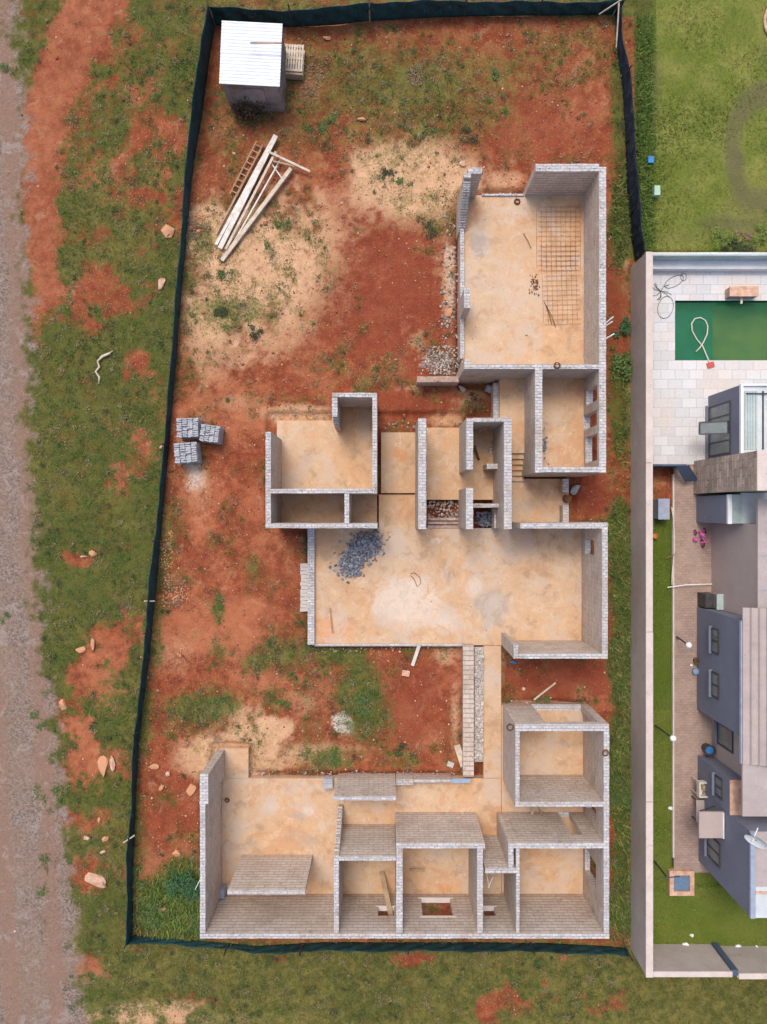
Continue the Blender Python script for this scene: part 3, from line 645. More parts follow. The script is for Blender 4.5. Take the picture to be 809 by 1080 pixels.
wall_i = [0]
def wall(x0, x1, y0, y1, zt=TOP, zb=-.55, prof=None, holes=(), name='wall', topm=None):
    """block wall whose TOP outline fills x0..x1, y0..y1 (picture units at height zt).  prof: [(u, z)] top height along the wall, u in picture units at zt"""
    wall_i[0] += 1
    zt_ = zt
    X0, Y1 = W(x0, y0, zt); X1, Y0 = W(x1, y1, zt)
    alongx = (X1-X0) >= (Y1-Y0)
    if prof and prof == 'y': prof = None; alongx = False
    s0, s1 = (X0, X1) if alongx else (Y0, Y1)
    f = (H-zt)/H/S
    hs = []
    for (u0, u1, z0, z1) in holes:      # u at floor-level picture units
        a, b = ((u0-CX)/S, (u1-CX)/S) if alongx else ((CY-u1)/S, (CY-u0)/S)
        hs.append((a, b, z0, z1))
    if prof:
        us = [((u-CX)*f if alongx else (CY-u)*f) for u, z in prof]; zs = [z for u, z in prof]
        o_ = np.argsort(us); us = np.array(us)[o_]; zs = np.array(zs)[o_]
        tf = lambda s_: float(np.interp(s_, us, zs))
    else: tf = lambda s_: zt
    ss = set([round(s0, 4), round(s1, 4)]); zz = set([zb, zt+.002*(wall_i[0] % 7)])
    k = s0+.17
    while k < s1-.1: ss.add(round(k, 4)); k += .23
    if prof:
        k = s0
        while k < s1: ss.add(round(k, 4)); k += .06
        k = zt-.2
        while k > zb: zz.add(round(k, 4)); k -= .05
    for a, b, z0, z1 in hs: ss |= {a, b}; zz |= {z0, z1}
    ss = sorted(x_ for x_ in ss if s0-1e-3 <= x_ <= s1+1e-3); zz = sorted(zz)
    ns, nz = len(ss)-1, len(zz)-1
    occ = np.zeros((ns+2, nz+2), bool)
    for i in range(ns):
        for j in range(nz):
            sm = (ss[i]+ss[i+1])/2; zm = (zz[j]+zz[j+1])/2
            if zm < tf(sm)+.02 and not any(a < sm < b and z0 < zm < z1 for a, b, z0, z1 in hs): occ[i+1, j+1] = True
    b = MB()
    def pt(s_, t_, z_): return (s_, t_, z_) if alongx else (t_, s_, z_)
    t0, t1 = (Y0, Y1) if alongx else (X0, X1)
    def quad(a, m):
        # outward orientation fixed later by recalc
        b.poly(a, m)
    for i in range(ns):
        for j in range(nz):
            if not occ[i+1, j+1]: continue
            a, c_ = ss[i], ss[i+1]; z0, z1 = zz[j], zz[j+1]
            quad([pt(a,t0,z0), pt(c_,t0,z0), pt(c_,t0,z1), pt(a,t0,z1)], 0)
            quad([pt(a,t1,z0), pt(a,t1,z1), pt(c_,t1,z1), pt(c_,t1,z0)], 0)
            if not occ[i, j+1]: quad([pt(a,t0,z0), pt(a,t0,z1), pt(a,t1,z1), pt(a,t1,z0)], 0)
            if not occ[i+2, j+1]: quad([pt(c_,t0,z0), pt(c_,t1,z0), pt(c_,t1,z1), pt(c_,t0,z1)], 0)
            if not occ[i+1, j+2]: quad([pt(a,t0,z1), pt(c_,t0,z1), pt(c_,t1,z1), pt(a,t1,z1)], 1)
            if not occ[i+1, j]: quad([pt(a,t0,z0), pt(a,t1,z0), pt(c_,t1,z0), pt(c_,t0,z0)], 0)
    o = b.build(name, [M['block'], topm or M['walltop']], house, uv=False)
    nj = 0
    bm = bmesh.new(); bm.from_mesh(o.data); bmesh.ops.remove_doubles(bm, verts=bm.verts, dist=1e-4); bmesh.ops.recalc_face_normals(bm, faces=bm.faces)
    # uneven masonry top: chop the top edge into short lengths and jitter
    from mathutils import noise as _n
    for v_ in bm.verts:
        if v_.co.z > .5 and v_.link_faces and any(f_.material_index == 1 for f_ in v_.link_faces):
            v_.co.z += .022*_n.noise(v_.co*7)-.004; e_ = .012*_n.noise(v_.co*9+Vector((5,5,5)))
            if alongx: v_.co.y += e_
            else: v_.co.x += e_
    bm.to_mesh(o.data); bm.free(); boxuv(o.data)
    # crumbs of mortar and chipped half blocks left on the wall head
    rnd = random.Random(wall_i[0]*13+5); cr = MB(); L = s1-s0
    for k in range(int(L*5)):
        s_ = rnd.uniform(s0+.05, s1-.05); zt2 = 0
        for j in range(nz):
            i = max(0, np.searchsorted(ss, s_)-1)
            if occ[i+1, j+1]: zt2 = zz[j+1]
        if zt2 < .2: continue
        cw = rnd.uniform(.03, .09); th_ = abs(t1-t0); tt = rnd.uniform(t0+cw*.6, t1-cw*.6)
        cr.rock(pt(s_, tt, zt2+.012), (cw, cw*.6, .018), seed=rnd.random(), sub=1)
    if cr.v:
        co2 = cr.build('crumbs', M['walltop'], None, uv=False); bm = bmesh.new(); bm.from_mesh(o.data)
        n0 = len(bm.faces); bm.from_mesh(co2.data); bm.faces.ensure_lookup_table()
        for f_ in bm.faces[n0:]: f_.material_index = 1
        bm.to_mesh(o.data); bm.free(); bpy.data.objects.remove(co2)
        o.data.uv_layers.remove(o.data.uv_layers[0]); boxuv(o.data)
    return o

# --- garage and east rooms (floor at UP)
wall(632, 639.3, 176, 498.3, holes=[(417,432,1.1,2.55),(441,456,.72,2.5),(464,490,1.0,2.55)])           # long east wall
wall(565, 632, 172.8, 180.6)                                             # garage north
wall(494, 508.5, 177, 183)                                               # NW nib
wall(489.5, 497, 183, 222, prof=[(183,2.8),(196,2.4),(212,1.3),(222,.7)])
wall(485.5, 489.5, 222, 378, zt=.85)                                       # low west upstand
wall(489.5, 496, 303, 325, zt=TOP-.5)
wall(489.5, 496.5, 379, 384, prof='y')
wall(489.5, 632, 384, 389)                                               # garage south
wall(564.5, 572, 389, 498.3)                                             # room west
wall(572, 632, 492.3, 498)                                               # room south
wall(508.5, 553, 204.5, 206.5, zt=UP+.06)                                   # garage threshold
wall(440, 484, 397, 403, zt=.75, topm=M['facebrick'])                      # low brick wall
wall(520.5, 526, 404, 441, zt=.55)
# --- west room
wall(280, 285.6, 455.5, 551.6, prof=[(455.5,2.8),(551.6,2.8)])
wall(280, 398, 551.8, 557)
wall(285.6, 392.6, 515.6, 520.2)
wall(392.8, 397.6, 414.5, 520.4)
wall(350.2, 392.6, 414.3, 418.8)
wall(350.2, 355.8, 419, 446, prof=[(419,2.8),(438,2.8),(446,1.6)])
wall(363.3, 368.2, 520.4, 551.6)
# --- bath block
wall(441.3, 449.6, 441, 558)
wall(492.0, 499, 441, 495)
wall(491.6, 499, 514.5, 558)
wall(499, 531.5, 440.6, 445)
wall(531.5, 539.6, 440.6, 558)
wall(499, 531.5, 531, 535.3, zt=1.6)
wall(513.5, 526.5, 489, 494.4, zt=1.3)
wall(521.5, 531, 536, 557, zt=.9)
# --- living room
wall(549, 635.2, 551.6, 557.3)
wall(635.2, 641, 551.2, 694.8, holes=[(568,583.4,.55,1.75)])
wall(541.8, 635.2, 689.6, 694.6)
wall(541.8, 546.6, 680.5, 689.6, prof='y')
wall(593.6, 599.6, 505, 519, zt=.55); wall(593.6, 599.6, 533, 551, zt=.55)
wall(324.5, 331.6, 556, 680, zt=.22)
wall(331.6, 488.5, 679.2, 681.6, zt=.06)
wall(488.5, 499.8, 680.5, 819, zt=.35, topm=M['block'])
# --- south wing
wall(210.6, 219.6, 816.5, 848)                                          # thick pier of west wall
wall(210.9, 216.6, 848, 984.2)
wall(210.9, 642.6, 984.6, 989.8, holes=[(399,415,.95,1.6),(443.5,474,.35,1.65),(505.5,517,.95,1.6)])
wall(352.2, 357.4, 880, 984.2, prof=[(880,.2),(894,1.6),(903,2.8),(985,2.8)])
wall(357.4, 417.6, 903.6, 908)
wall(418, 424.6, 889.6, 984.2, holes=[(885,898,0,2.0)])
wall(424.6, 511.6, 889.6, 894.8)
wall(503.4, 509.4, 894.8, 984.2)
wall(511.8, 544.4, 916, 921)
wall(536.2, 541.5, 889.4, 916, prof='y')
wall(544.4, 548, 921, 984.2)
wall(544.4, 548, 895, 921, prof='y')
wall(541.6, 636.8, 889.2, 894.8, holes=[(588,600,.02,2.1)])
wall(636.8, 642.6, 764, 984.2, holes=[(835,847,.5,1.85),(889,914,.3,1.8)])
wall(543.4, 636.8, 764, 771, holes=[(560,612.5,.02,2.45)])
wall(543.4, 548, 771, 851)
wall(548, 636.8, 846, 850.8)
wall(352.2, 417.8, 839.8, 844.3, zt=2.15)
wall(417.8, 436, 822, 828, zt=.45)
wall(436, 477, 822, 825.6, zt=.35)
wall(240, 322, 939.0, 943.6, zt=TOP, zb=-.2, prof=[(240,2.8),(322,2.8)])
# window reveals: lintels and sills in the south wall
def WL(px0, px1, z, wname='lintel'):
    X0, X1 = (px0-CX)/S, (px1-CX)/S
    Y1 = W(0, 984.6, TOP)[1]
    MB().box(X0-.12, X1+.12, Y1-.16, Y1+.03, z-.035, z+.035).build(wname, M['coping'], house)
WL(399,415,.93,'window_sill'); WL(443.5,474,.32,'window_sill'); WL(505.5,517,.93,'window_sill'); WL(443.5,474,1.68)

# ------------------------------------------------------------------ things on the site
# corrugated shed
def corr(b, x0, x1, y0, y1, z0, z1, pitch, amp, along='x', th=.01, m=0):
    """corrugated sheet, ribs running along x (along='x') or y; z0 at y0/x0 edge, z1 at the other"""
    if along == 'x':
        n = max(6, int((y1-y0)/pitch*6)); 
        for k in range(n):
            ya, yb = y0+(y1-y0)*k/n, y0+(y1-y0)*(k+1)/n
            za = z0+(z1-z0)*k/n+amp*math.sin(2*math.pi*(ya-y0)/pitch); zb = z0+(z1-z0)*(k+1)/n+amp*math.sin(2*math.pi*(yb-y0)/pitch)
            b.poly([(x0,ya,za),(x1,ya,za),(x1,yb,zb),(x0,yb,zb)], m); b.poly([(x0,yb,zb-th),(x1,yb,zb-th),(x1,ya,za-th),(x0,ya,za-th)], m)
    else:
        n = max(6, int((x1-x0)/pitch*6))
        for k in range(n):
            xa, xb = x0+(x1-x0)*k/n, x0+(x1-x0)*(k+1)/n
            za = z0+(z1-z0)*k/n+amp*math.sin(2*math.pi*(xa-x0)/pitch); zb = z0+(z1-z0)*(k+1)/n+amp*math.sin(2*math.pi*(xb-x0)/pitch)
            b.poly([(xa,y0,za),(xb,y0,zb),(xb,y1,zb),(xa,y1,za)], m); b.poly([(xa,y1,za-th),(xb,y1,zb-th),(xb,y0,zb-th),(xa,y0,za-th)], m)
sz = 1.8
c0 = V3(264.5, 56.5, sz); shed = empty('site_shed', (c0.x, c0.y, GZ), 'small square site shed with a white corrugated roof in the top corner', 'shed', rz=R(-3))
hw = 64/S*(H-sz)/H/2; hh_ = 65/S*(H-sz)/H/2
b = MB(); corr(b, -hw, hw, -hh_, 0.03, sz-.05-GZ, sz-GZ, .13, .014); b.build('roof_sheet', M['whiteroof'], shed)
b = MB(); corr(b, -hw, hw, -.03, hh_, sz+.01-GZ, sz+.05-GZ, .13, .014); b.build('roof_sheet', M['whiteroof'], shed)
for sgn, ax in ((-1,'y'),(1,'y'),(-1,'x'),(1,'x')):
    b = MB(); d_ = .08
    if ax == 'y': b.box(-hw+d_, hw-d_, sgn*(hh_-d_)-.02, sgn*(hh_-d_)+.02, 0, sz-.12-GZ)
    else: b.box(sgn*(hw-d_)-.02, sgn*(hw-d_)+.02, -hh_+d_+.021, hh_-d_-.021, 0, sz-.12-GZ)
    k = 0
    while k < (hw-d_)*2-.1:
        if ax == 'y': b.box(-hw+d_+k, -hw+d_+k+.05, sgn*(hh_-d_)+sgn*.02, sgn*(hh_-d_)+sgn*.035, 0.01, sz-.13-GZ)
        else: b.box(sgn*(hw-d_)+sgn*.02, sgn*(hw-d_)+sgn*.035, -hh_+d_+.03+k, -hh_+d_+k+.08, 0.01, sz-.13-GZ)
        k += .16
    b.build('side_sheet', M['shedwall'], shed)
MB().box(-.3, .5, -hh_+.08-.07, -hh_+.08-.036, .03, 1.6).build('door', M['shedwall'], shed)
o = MB().bar(V3(264,45,2.2), V3(297,45.5,2.22), .05, .04).build('wooden_rod', M['timber']); reloc(o, V3(280,45,2.2)); o['label'] = 'thin brown rod lying across the white shed roof'; o['category'] = 'rod'

# stacked pallets beside the shed
p0 = V3(310, 66, 0); pal = empty('wooden_pallet', (p0.x, p0.y, GZ), 'weathered slatted wooden pallets stacked beside the shed', 'pallet', rz=R(-4))
b = MB()
for z_ in (0, .36):
    for k in range(3): b.box(-.42, .42, -.55+k*.5, -.45+k*.5, z_, z_+.10)
    for k in range(8): b.box(-.42+k*.11, -.35+k*.11, -.56, .56, z_+.10, z_+.122)
b.build('deck', M['paletimber'], pal)
b = MB(); b.box(-.43, .43, -.66, -.58, 0.05, .42); b.build('end_board', M['timber'], pal)

# timber pile: each board a thing
def plank(x0, y0, x1, y1, z0, z1, wd, th, mat, label, name='timber_plank', roll=0, cat='plank', group=None):
    a = V3(x0, y0, z0); c_ = V3(x1, y1, z1); o = MB().bar(a, c_, wd, th, roll=roll).build(name, mat); reloc(o, (a+c_)/2)
    return tag(o, label, cat, group)
gp = 'boards in the timber pile'
plank(291,143,232,262,.10,.02,.20,.07,M['whitetimber'],'widest whitest board of the timber pile, its top end poking highest', group=gp)
plank(286,150,228,258,.02,-.04,.12,.06,M['whitetimber'],'white board just left of the widest board in the timber pile', group=gp)
plank(291,160,238,263,.16,.05,.10,.06,M['paletimber'],'pale board running close along the right edge of the widest board', group=gp)
plank(296,168,243,262,.06,.0,.06,.05,M['whitetimber'],'thin white batten in the gap between the boards and the loose beam', group=gp)
plank(283,160,327,181,.26,.14,.09,.06,M['paletimber'],'pale batten lying crosswise over the upper end of the timber pile', group=gp)
plank(288,170,314,176,.22,.12,.07,.05,M['timber'],'short brown batten crosswise under the pale crosswise one', group=gp)
plank(307,178,234,275,.10,-.04,.16,.12,M['paletimber'],'thick cream beam lying apart on the right of the timber pile', 'timber_beam', cat='beam', group=gp)
plank(275,158,228,247,.0,-.06,.07,.05,M['timber'],'narrow brown batten along the left side of the white boards', group=gp)
plank(286,172,300,192,.05,.0,.05,.04,M['whitetimber'],'short white strut lying slanted against the cream beam', group=gp)
a0, a1 = V3(274,151,0), V3(246,206,0)
lad = empty('timber_ladder', (a0+a1)/2, 'brown ladder-like timber frame with rungs beside the white boards', 'ladder')
d = (a1-a0).normalized(); nn = Vector((-d.y, d.x, 0)); off = (a0+a1)/2
for s_ in (-1, 1):
    MB().bar(a0+nn*s_*.15-off, a1+nn*s_*.15-off, .06, .06).build('rail', M['browntimber'], lad)
for k in range(9):
    p_ = a0.lerp(a1, (k+.5)/9)-off
    MB().bar(p_-nn*.12+Vector((0,0,.01)), p_+nn*.12+Vector((0,0,.01)), .05, .04).build('rung', M['browntimber'], lad)
# other boards
plank(442,681,435,702,.08,-.10,.14,.04,M['whitetimber'],'white board sloping off the slab edge into the courtyard')
plank(586,720,563,738,-.05,-.10,.07,.06,M['paletimber'],'thin pale pole on the red soil between the two east rooms','timber_pole',cat='pole')
plank(348,641,351,668,.03,.03,.06,.03,M['browntimber'],'short dark brown batten on the living room floor')
plank(402.5,919,413,969,.05,1.3,.20,.04,M['timber'],'broad brown board leaning against a room corner in the south wing')
plank(432,917,448,918,.03,.03,.12,.04,M['timber'],'short grey-brown board lying on the floor of the south wing')
plank(564,848,560,862,.9,.1,.12,.05,M['paletimber'],'short pale board hanging below the small room wall')
plank(567,850,573,862,1.2,.2,.07,.04,M['timber'],'slim brown stick leaning beside the short pale board','timber_stick',cat='stick')
plank(482,786,489,808,.0,-.05,.26,.10,M['paletimber'],'cream broken slab leaning in the courtyard corner','broken_slab',cat='slab')
for px_, py_, s_, lb in ((428,710,.32,'pinkish broken paver at the foot of the white board'),(475,806,.28,'square pale paver in the courtyard corner'),(487,802,.18,'small pale paver next to the broken slab')):
    p_ = V3(px_, py_, GZ+.05); o = MB().cbox((0,0,0), (s_, s_*.75, .09), R(random.uniform(-30,30))).build('paver', M['palerock'] if 'pink' in lb else M['rubble'], loc=p_); tag(o, lb, 'paver')

# grey brick packs on pallets
def brickpack():
    root = empty('brick_pack', (0,0,0)); b = MB()
    for L in range(8):
        for i in range(4):
            for j in range(9):
                if L == 7 and random.random() < .10: continue
                jx, jy = random.uniform(-.008,.008), random.uniform(-.008,.008)
                if (L+i) % 2: x_, y_, dx, dy = -.44+i*.235+.115, -.46+j*.107+.05, .22, .10
                else: x_, y_, dx, dy = -.44+i*.235+.115, -.46+j*.107+.05, .205, .085
                if L == 7 and random.random() < .35: dx, dy = .2, .07; 
                b.cbox((x_+jx, y_+jy, .14+L*.095+.045), (dx, dy, .088), random.uniform(-.05,.05) if L < 7 else random.uniform(-.25,.25))
    b.build('bricks', M['greybrick'], root)
    b = MB()
    for k in range(3): b.box(-.48, .48, -.48+k*.42, -.38+k*.42, 0, .09)
    for k in range(6): b.box(-.48+k*.175, -.39+k*.175, -.48, .46, .09, .12)
    b.build('pallet', M['timber'], root); return root
bp = brickpack(); zt = .8
for i, (x_, y_, rz, lb) in enumerate(((196.5,451,2,'pack of grey cement bricks on a pallet, upper left of the three by the fence'),(220,457,-7,'smoother pack of grey cement bricks on a pallet, farthest from the fence'),(194.5,477.5,5,'pack of grey cement bricks on a pallet, lowest of the three by the fence'))):
    o = bp if i == 0 else copytree(bp); p_ = V3(x_, y_, zt); o.location = (p_.x, p_.y, GZ); o.rotation_euler = (0,0,R(rz)); s_ = (.96,.84,1.0)[i]; o.scale = (s_, s_*.86, 1)
    tag(o, lb, 'brick pack', 'packs of grey bricks by the fence')

# shade-net fence
LEFT = [(12,225,217),(60,220,211),(120,212,203),(167,204,197),(200,200,194),(234,197,192),(300,191,186),(388,184,179),(460,178,173),(527,172,167),(570,168,162),(609,165,157),(655,160,153),(698,156,150),(775,146,140),(849,142,137),(893,140,133),(940,139,133),(988,139,132)]
base = [(226,24)]+[(b_, y_) for y_, b_, t_ in LEFT[1:]]
hts = [1.15]+[min(1.35, max(.55, abs(b_-t_)/abs(b_-CX)*H*1.05)) for y_, b_, t_ in LEFT[1:]]
bot = [(180,992),(240,997),(270,1000),(340,996),(420,996),(500,996),(580,997),(640,1000),(660,1002)]
base2 = [(139,988)]+bot; h2 = [.7]+[.35,.4,.5,.6,.6,.6,.6,.6,.6]
north = [(226,24),(270,26),(312,26),(350,24),(390,20),(440,17),(490,15),(540,14),(590,14),(630,13),(652,13)]; hn = [1.1,1.0,1.0,1.0,1.1,1.0,.9,.8,.8,.75,.8]
right = [(650,13),(651,40),(653,60),(657,85),(659,116),(661,150),(662,190),(665,225),(667,250),(671,275)]; hr = [.8,.7,.8,1.0,1.0,1.1,1.2,1.2,1.2,1.2]
fence = empty('shade_net_fence', V3(182,388,GZ), 'dark green shade-net fence on thin posts around the building site', 'fence'); fo = Vector(fence.location)
def net(base, hts, mat, posts, seed, wob=.05):
    rnd = random.Random(seed); P = [Vector((*W(a, c_, 0), GZ)) for a, c_ in base]
    pts = []; hs = []
    for i in range(len(P)-1):
        n = max(2, int((P[i+1]-P[i]).length/.14))
        for k in range(n): pts.append(P[i].lerp(P[i+1], k/n)); hs.append(hts[i]+(hts[i+1]-hts[i])*k/n)
    pts.append(P[-1]); hs.append(hts[-1])
    b = MB(); rows = 7; nb = len(pts)
    for i, (p, h) in enumerate(zip(pts, hs)):
        d = (pts[min(i+1, nb-1)]-pts[max(i-1, 0)]).normalized(); n_ = Vector((-d.y, d.x, 0))
        sag = math.sin(i*.7+seed)*.03+math.sin(i*.23+seed*2)*.05
        for r in range(rows):
            tt = r/(rows-1)
            ofs = wob*(math.sin(i*.9+r*1.1+seed)+.6*math.sin(i*2.1+r*.6))*(1-abs(2*tt-1))+rnd.uniform(-.008,.008)
            b.v.append(tuple(p+n_*ofs+Vector((0,0,tt*(h+sag)))-fo))
    for i in range(nb-1):
        for r in range(rows-1): b.f.append((i*rows+r, (i+1)*rows+r, (i+1)*rows+r+1, i*rows+r+1)); b.m.append(0)
    o = b.build('shade_net', mat, fence, smooth=True)
    md = o.modifiers.new('t', 'SOLIDIFY'); md.thickness = .006
    b = MB(); b.tube([p+Vector((0,0,h+.01+math.sin(i*.7+seed)*.03+math.sin(i*.23+seed*2)*.05))-fo for i, (p, h) in enumerate(zip(pts, hs))], .016, 5)
    b.build('top_wire', mat, fence)
    for (x_, y_, h_, lx, ly) in posts:
        p = Vector((*W(x_, y_), GZ))-fo
        MB().tube([p, p+Vector((lx, ly, h_))], [.035,.03], 7).build('post', M['darksteel'] if h_ < 1.5 else M['timber'], fence)
net(base, hts, M['netting'], [(211,118,1.5,-.15,-.3),(197,230,1.1,0,0),(186,360,1.0,0,0),(177,470,1.0,0,0),(168,570,1.1,0,0),(158,665,1.0,0,0),(147,770,1.0,0,0),(141,880,1.0,0,.0),(138,988,1.0,0,0)], 1, .04)
net(base2, h2, M['netting'], [(240,997,.9,0,0),(318,997,.9,0,0),(430,996,.9,0,0),(560,996,.9,0,0),(661,1002,.9,0,0)], 2, .05)
net(north, hn, M['netting'], [(226,24,1.6,0,0),(308,26,1.4,0,0),(390,20,1.5,0,0),(490,15,1.2,0,0),(568,14,1.2,0,0),(648,13,1.5,0,0)], 3, .10)
net(right, hr, M['netting_right'], [(652,14,1.4,0,0),(657,85,1.2,0,0),(661,150,1.2,0,0),(665,225,1.3,0,0)], 4, .08)
# braces
for (a, c_, lb) in ((V3(163,634,.5), V3(152,634,.75), 0), (V3(142,881,.4), V3(130,889,.6), 0), (V3(632,15,.2), V3(655,0,1.1), 0), (V3(650,50,.2), V3(653,2,1.0), 0)):
    MB().tube([a-fo, c_-fo], .03, 6).build('brace', M['paletimber'], fence)

# heap of blue-grey stone on the living room floor
b = MB(); rnd = random.Random(4)
for k in range(950):
    tt = rnd.random(); cx_ = 392-26*tt; cy_ = 566+36*tt; w_ = 13+4*math.sin(tt*3)
    dx = rnd.gauss(0, w_*.50); dy = rnd.gauss(0, w_*.38)
    if dx*dx+dy*dy > (w_*1.7)**2: continue
    px_, py_ = cx_+dx, cy_+dy
    if py_ < 559: py_ = 559+rnd.random()*4
    z_ = .04+max(0, .17*(1-(dx*dx+dy*dy)/(w_*w_)))*rnd.random()
    b.rock(V3(px_, py_, z_), rnd.uniform(.03,.085), seed=k, flat=.7)
o = b.build('stone_heap', M['bluestone']); tag(o, 'sprawling heap of blue-grey crushed stone on the living room slab', 'stone heap', kind='stuff')
# rubble strip along the low courtyard wall
X0, Y1 = W(500.2, 682, 0); X1, Y0 = W(509.6, 803, 0)
MB().box(X0, X1, Y0, Y1, .004, .07).build('mortar_bed', M['boundary'], house)
b = MB()
for k in range(330):
    py_ = rnd.uniform(684, 802); px_ = rnd.uniform(501, 509.5); b.rock(V3(px_, py_, .06+rnd.random()*.07), rnd.uniform(.04,.08), seed=k+900)
o = b.build('rubble', M['rubble']); tag(o, 'strip of white and grey rubble along the low courtyard wall', 'rubble', kind='stuff')
b = MB()
for k in range(150):
    px_ = rnd.gauss(512, 5); py_ = rnd.gauss(547, 4.5); b.rock(V3(min(520,max(502,px_)), min(555,max(541,py_)), .03+rnd.random()*.08), rnd.uniform(.03,.08), seed=k+1900)
o = b.build('dark_rubble', M['bluestone']); tag(o, 'grey rubble in the small pit beside the bathroom', 'rubble', kind='stuff')
b = MB()
for k in range(420):
    px_ = rnd.gauss(466, 11); py_ = rnd.gauss(382, 10); b.rock(V3(min(484,max(446,px_)), min(394,max(366,py_)), GZ+.03), rnd.uniform(.025,.07), seed=k+2900)
o = b.build('gravel_spill', M['gravelmix']); tag(o, 'pale gravel spilled in the corner outside the garage wall', 'gravel', kind='stuff')
b = MB()
for k in range(120):
    px_ = rnd.uniform(464,486); py_ = rnd.uniform(225,370); b.rock(V3(px_, py_, GZ+.02), rnd.uniform(.03,.09), seed=k+3900)
o = b.build('wall_side_stones', M['gravelmix']); tag(o, 'loose pale stones along the west side of the garage slab', 'stones', kind='stuff')
# entrance step pit
b = MB()
for k in range(170):
    b.rock(V3(rnd.uniform(451,486), rnd.uniform(528,546), -.05), rnd.uniform(.03,.06), seed=k+5000)
o = b.build('pit_stones', M['gravelmix']); tag(o, 'small stones filling the sunken entrance strip', 'stones', kind='stuff')
for k in range(3):
    X0, Y1 = W(451, 546+k*4, .02); X1, Y0 = W(487, 549+k*4, .02)
    MB().box(X0, X1, Y0, Y1, -.2, .02+k*.012).build('brick_course', M['facebrick'], house)

# row of cement blocks outside the living room
for k in range(13):
    p_ = V3(322, 596+k*3.9, GZ+.1); mb = MB().cbox((0,0,0), (.38,.145,.19), R(random.uniform(-2,2)))
    if k == 0: blk = mb.build('cement_block', M['rubble']); o = blk
    else: o = blk.copy(); COL.objects.link(o); o.rotation_euler = (0,0,R(random.uniform(-3,3)))
    o.location = (p_.x+random.uniform(-.02,.02), p_.y, p_.z); tag(o, 'pale cement block in the row against the low west wall of the living room', 'cement block', 'cement blocks in a row outside the living room')
# cement blocks by porch wall
for k, (x_, y_, lb) in enumerate(((346,824,'grey cement block beside the porch wall end, upper of two'),(346,829.5,'grey cement block beside the porch wall end, lower of two'))):
    p_ = V3(x_, y_, .30); o = MB().box(-.19,.19,-.10,.10,0,.3).build('grey_block', M['greybrick'], loc=(p_.x, p_.y, .005)); tag(o, lb, 'cement block')
o = MB().cbox((0,0,0), (.8,.16,.02), R(1)).build('blue_plastic_strip', M['lightblue'], loc=V3(486,823.5,.38)); tag(o, 'pale blue damp-proof strip folded on the low wall end', 'plastic strip')
# steel mesh on garage floor
def mesh_sheet(x0, y0, x1, y1, sp, rot, name, lb):
    a = V3(x0, y0, UP+.03); c_ = V3(x1, y1, UP+.03); ctr = (a+c_)/2; w2, h2_ = abs(c_.x-a.x)/2, abs(c_.y-a.y)/2; b = MB(); rnd = random.Random(x0)
    k = -w2
    while k <= w2: 
        j = rnd.uniform(-.01,.01); b.bar((k+j, -h2_+rnd.uniform(0,.15), 0), (k-j, h2_-rnd.uniform(0,.15), 0), .009, .009); k += sp
    k = -h2_
    while k <= h2_: b.bar((-w2+rnd.uniform(0,.1), k, .012), (w2-rnd.uniform(0,.1), k, .012), .009, .009); k += sp
    o = b.build(name, M['lightrust'], loc=ctr); o.rotation_euler = (0,0,R(rot)); tag(o, lb, 'steel mesh'); return o
mesh_sheet(566, 218, 613, 285, .20, 0, 'steel_mesh', 'rusty reinforcing mesh sheet on the upper part of the garage floor')
mesh_sheet(572, 255, 612, 342, .20, 1.5, 'steel_mesh', 'rusty reinforcing mesh sheet overlapping it, nearer the garage door end')
for (x0, y0, x1, y1) in ((574,318,582,342),(576,322,586,345),(552,246,560,262)):
    o = MB().tube([V3(x0,y0,UP+.05), V3((x0+x1)/2+1,(y0+y1)/2,UP+.08), V3(x1,y1,UP+.05)], .012, 5).build('steel_bar', M['rust']); reloc(o, V3(x0,y0,UP+.05))
    tag(o, {574:'left of two short rusty bars lying below the mesh on the garage floor',576:'right of two short rusty bars lying below the mesh on the garage floor',552:'short rusty bar lying left of the mesh on the garage floor'}[x0], 'steel bar')
# rings
def ring(px, py, z, r, lb, mat='rust', name='wire_coil', tr=.03):
    c_ = V3(px, py, z); b = MB()
    for q_ in range(3):
        rr = r*(1-.12*q_); b.tube([(rr*math.cos(a), rr*math.sin(a), q_*.02+.01*math.sin(3*a+q_)) for a in [2*math.pi*k/14 for k in range(14)]], tr*.6, 5, closed=True)
    o = b.build(name, M[mat], loc=c_, smooth=True); tag(o, lb, 'wire coil')
ring(545.5, 212.5, UP+.03, .12, 'rusty coil of wire on the garage floor at the door threshold')
ring(587.5, 385.5, TOP+.03, .12, 'dark coil of wire on top of the garage south wall')
ring(638.5, 794, TOP+.03, .12, 'dark ring of wire on the east wall of the south wing')
ring(538, 767, 2.75, .13, 'rusty coil of wire by the corner of the small south-east room')
ring(628, 346, 1.6, .05, 'tiny dark ring on the inner garage east wall')
ring(239.5, 844, .03, .09, 'small rusty wire coil on the floor beside the tall west wall')
# looped wire on floor
o = MB().tube([V3(433,605,.03),V3(437,604,.03),V3(443,609,.03),V3(444,615,.03),V3(440,619,.03),V3(437,611,.03),V3(433,607,.03)], .012, 5).build('bent_wire', M['rust']); reloc(o, V3(440,610,.03)); tag(o, 'bent loop of thin wire in the middle of the living room floor', 'wire')
# debris clump on garage floor
b = MB()
for k in range(60):
    b.rock(V3(rnd.gauss(564,2.2), rnd.gauss(299,6), UP+.03), rnd.uniform(.02,.05), seed=k+7000)
o = b.build('debris_heap', M['brown']); tag(o, 'dark brown clump of debris in the middle of the garage floor', 'debris', kind='stuff')
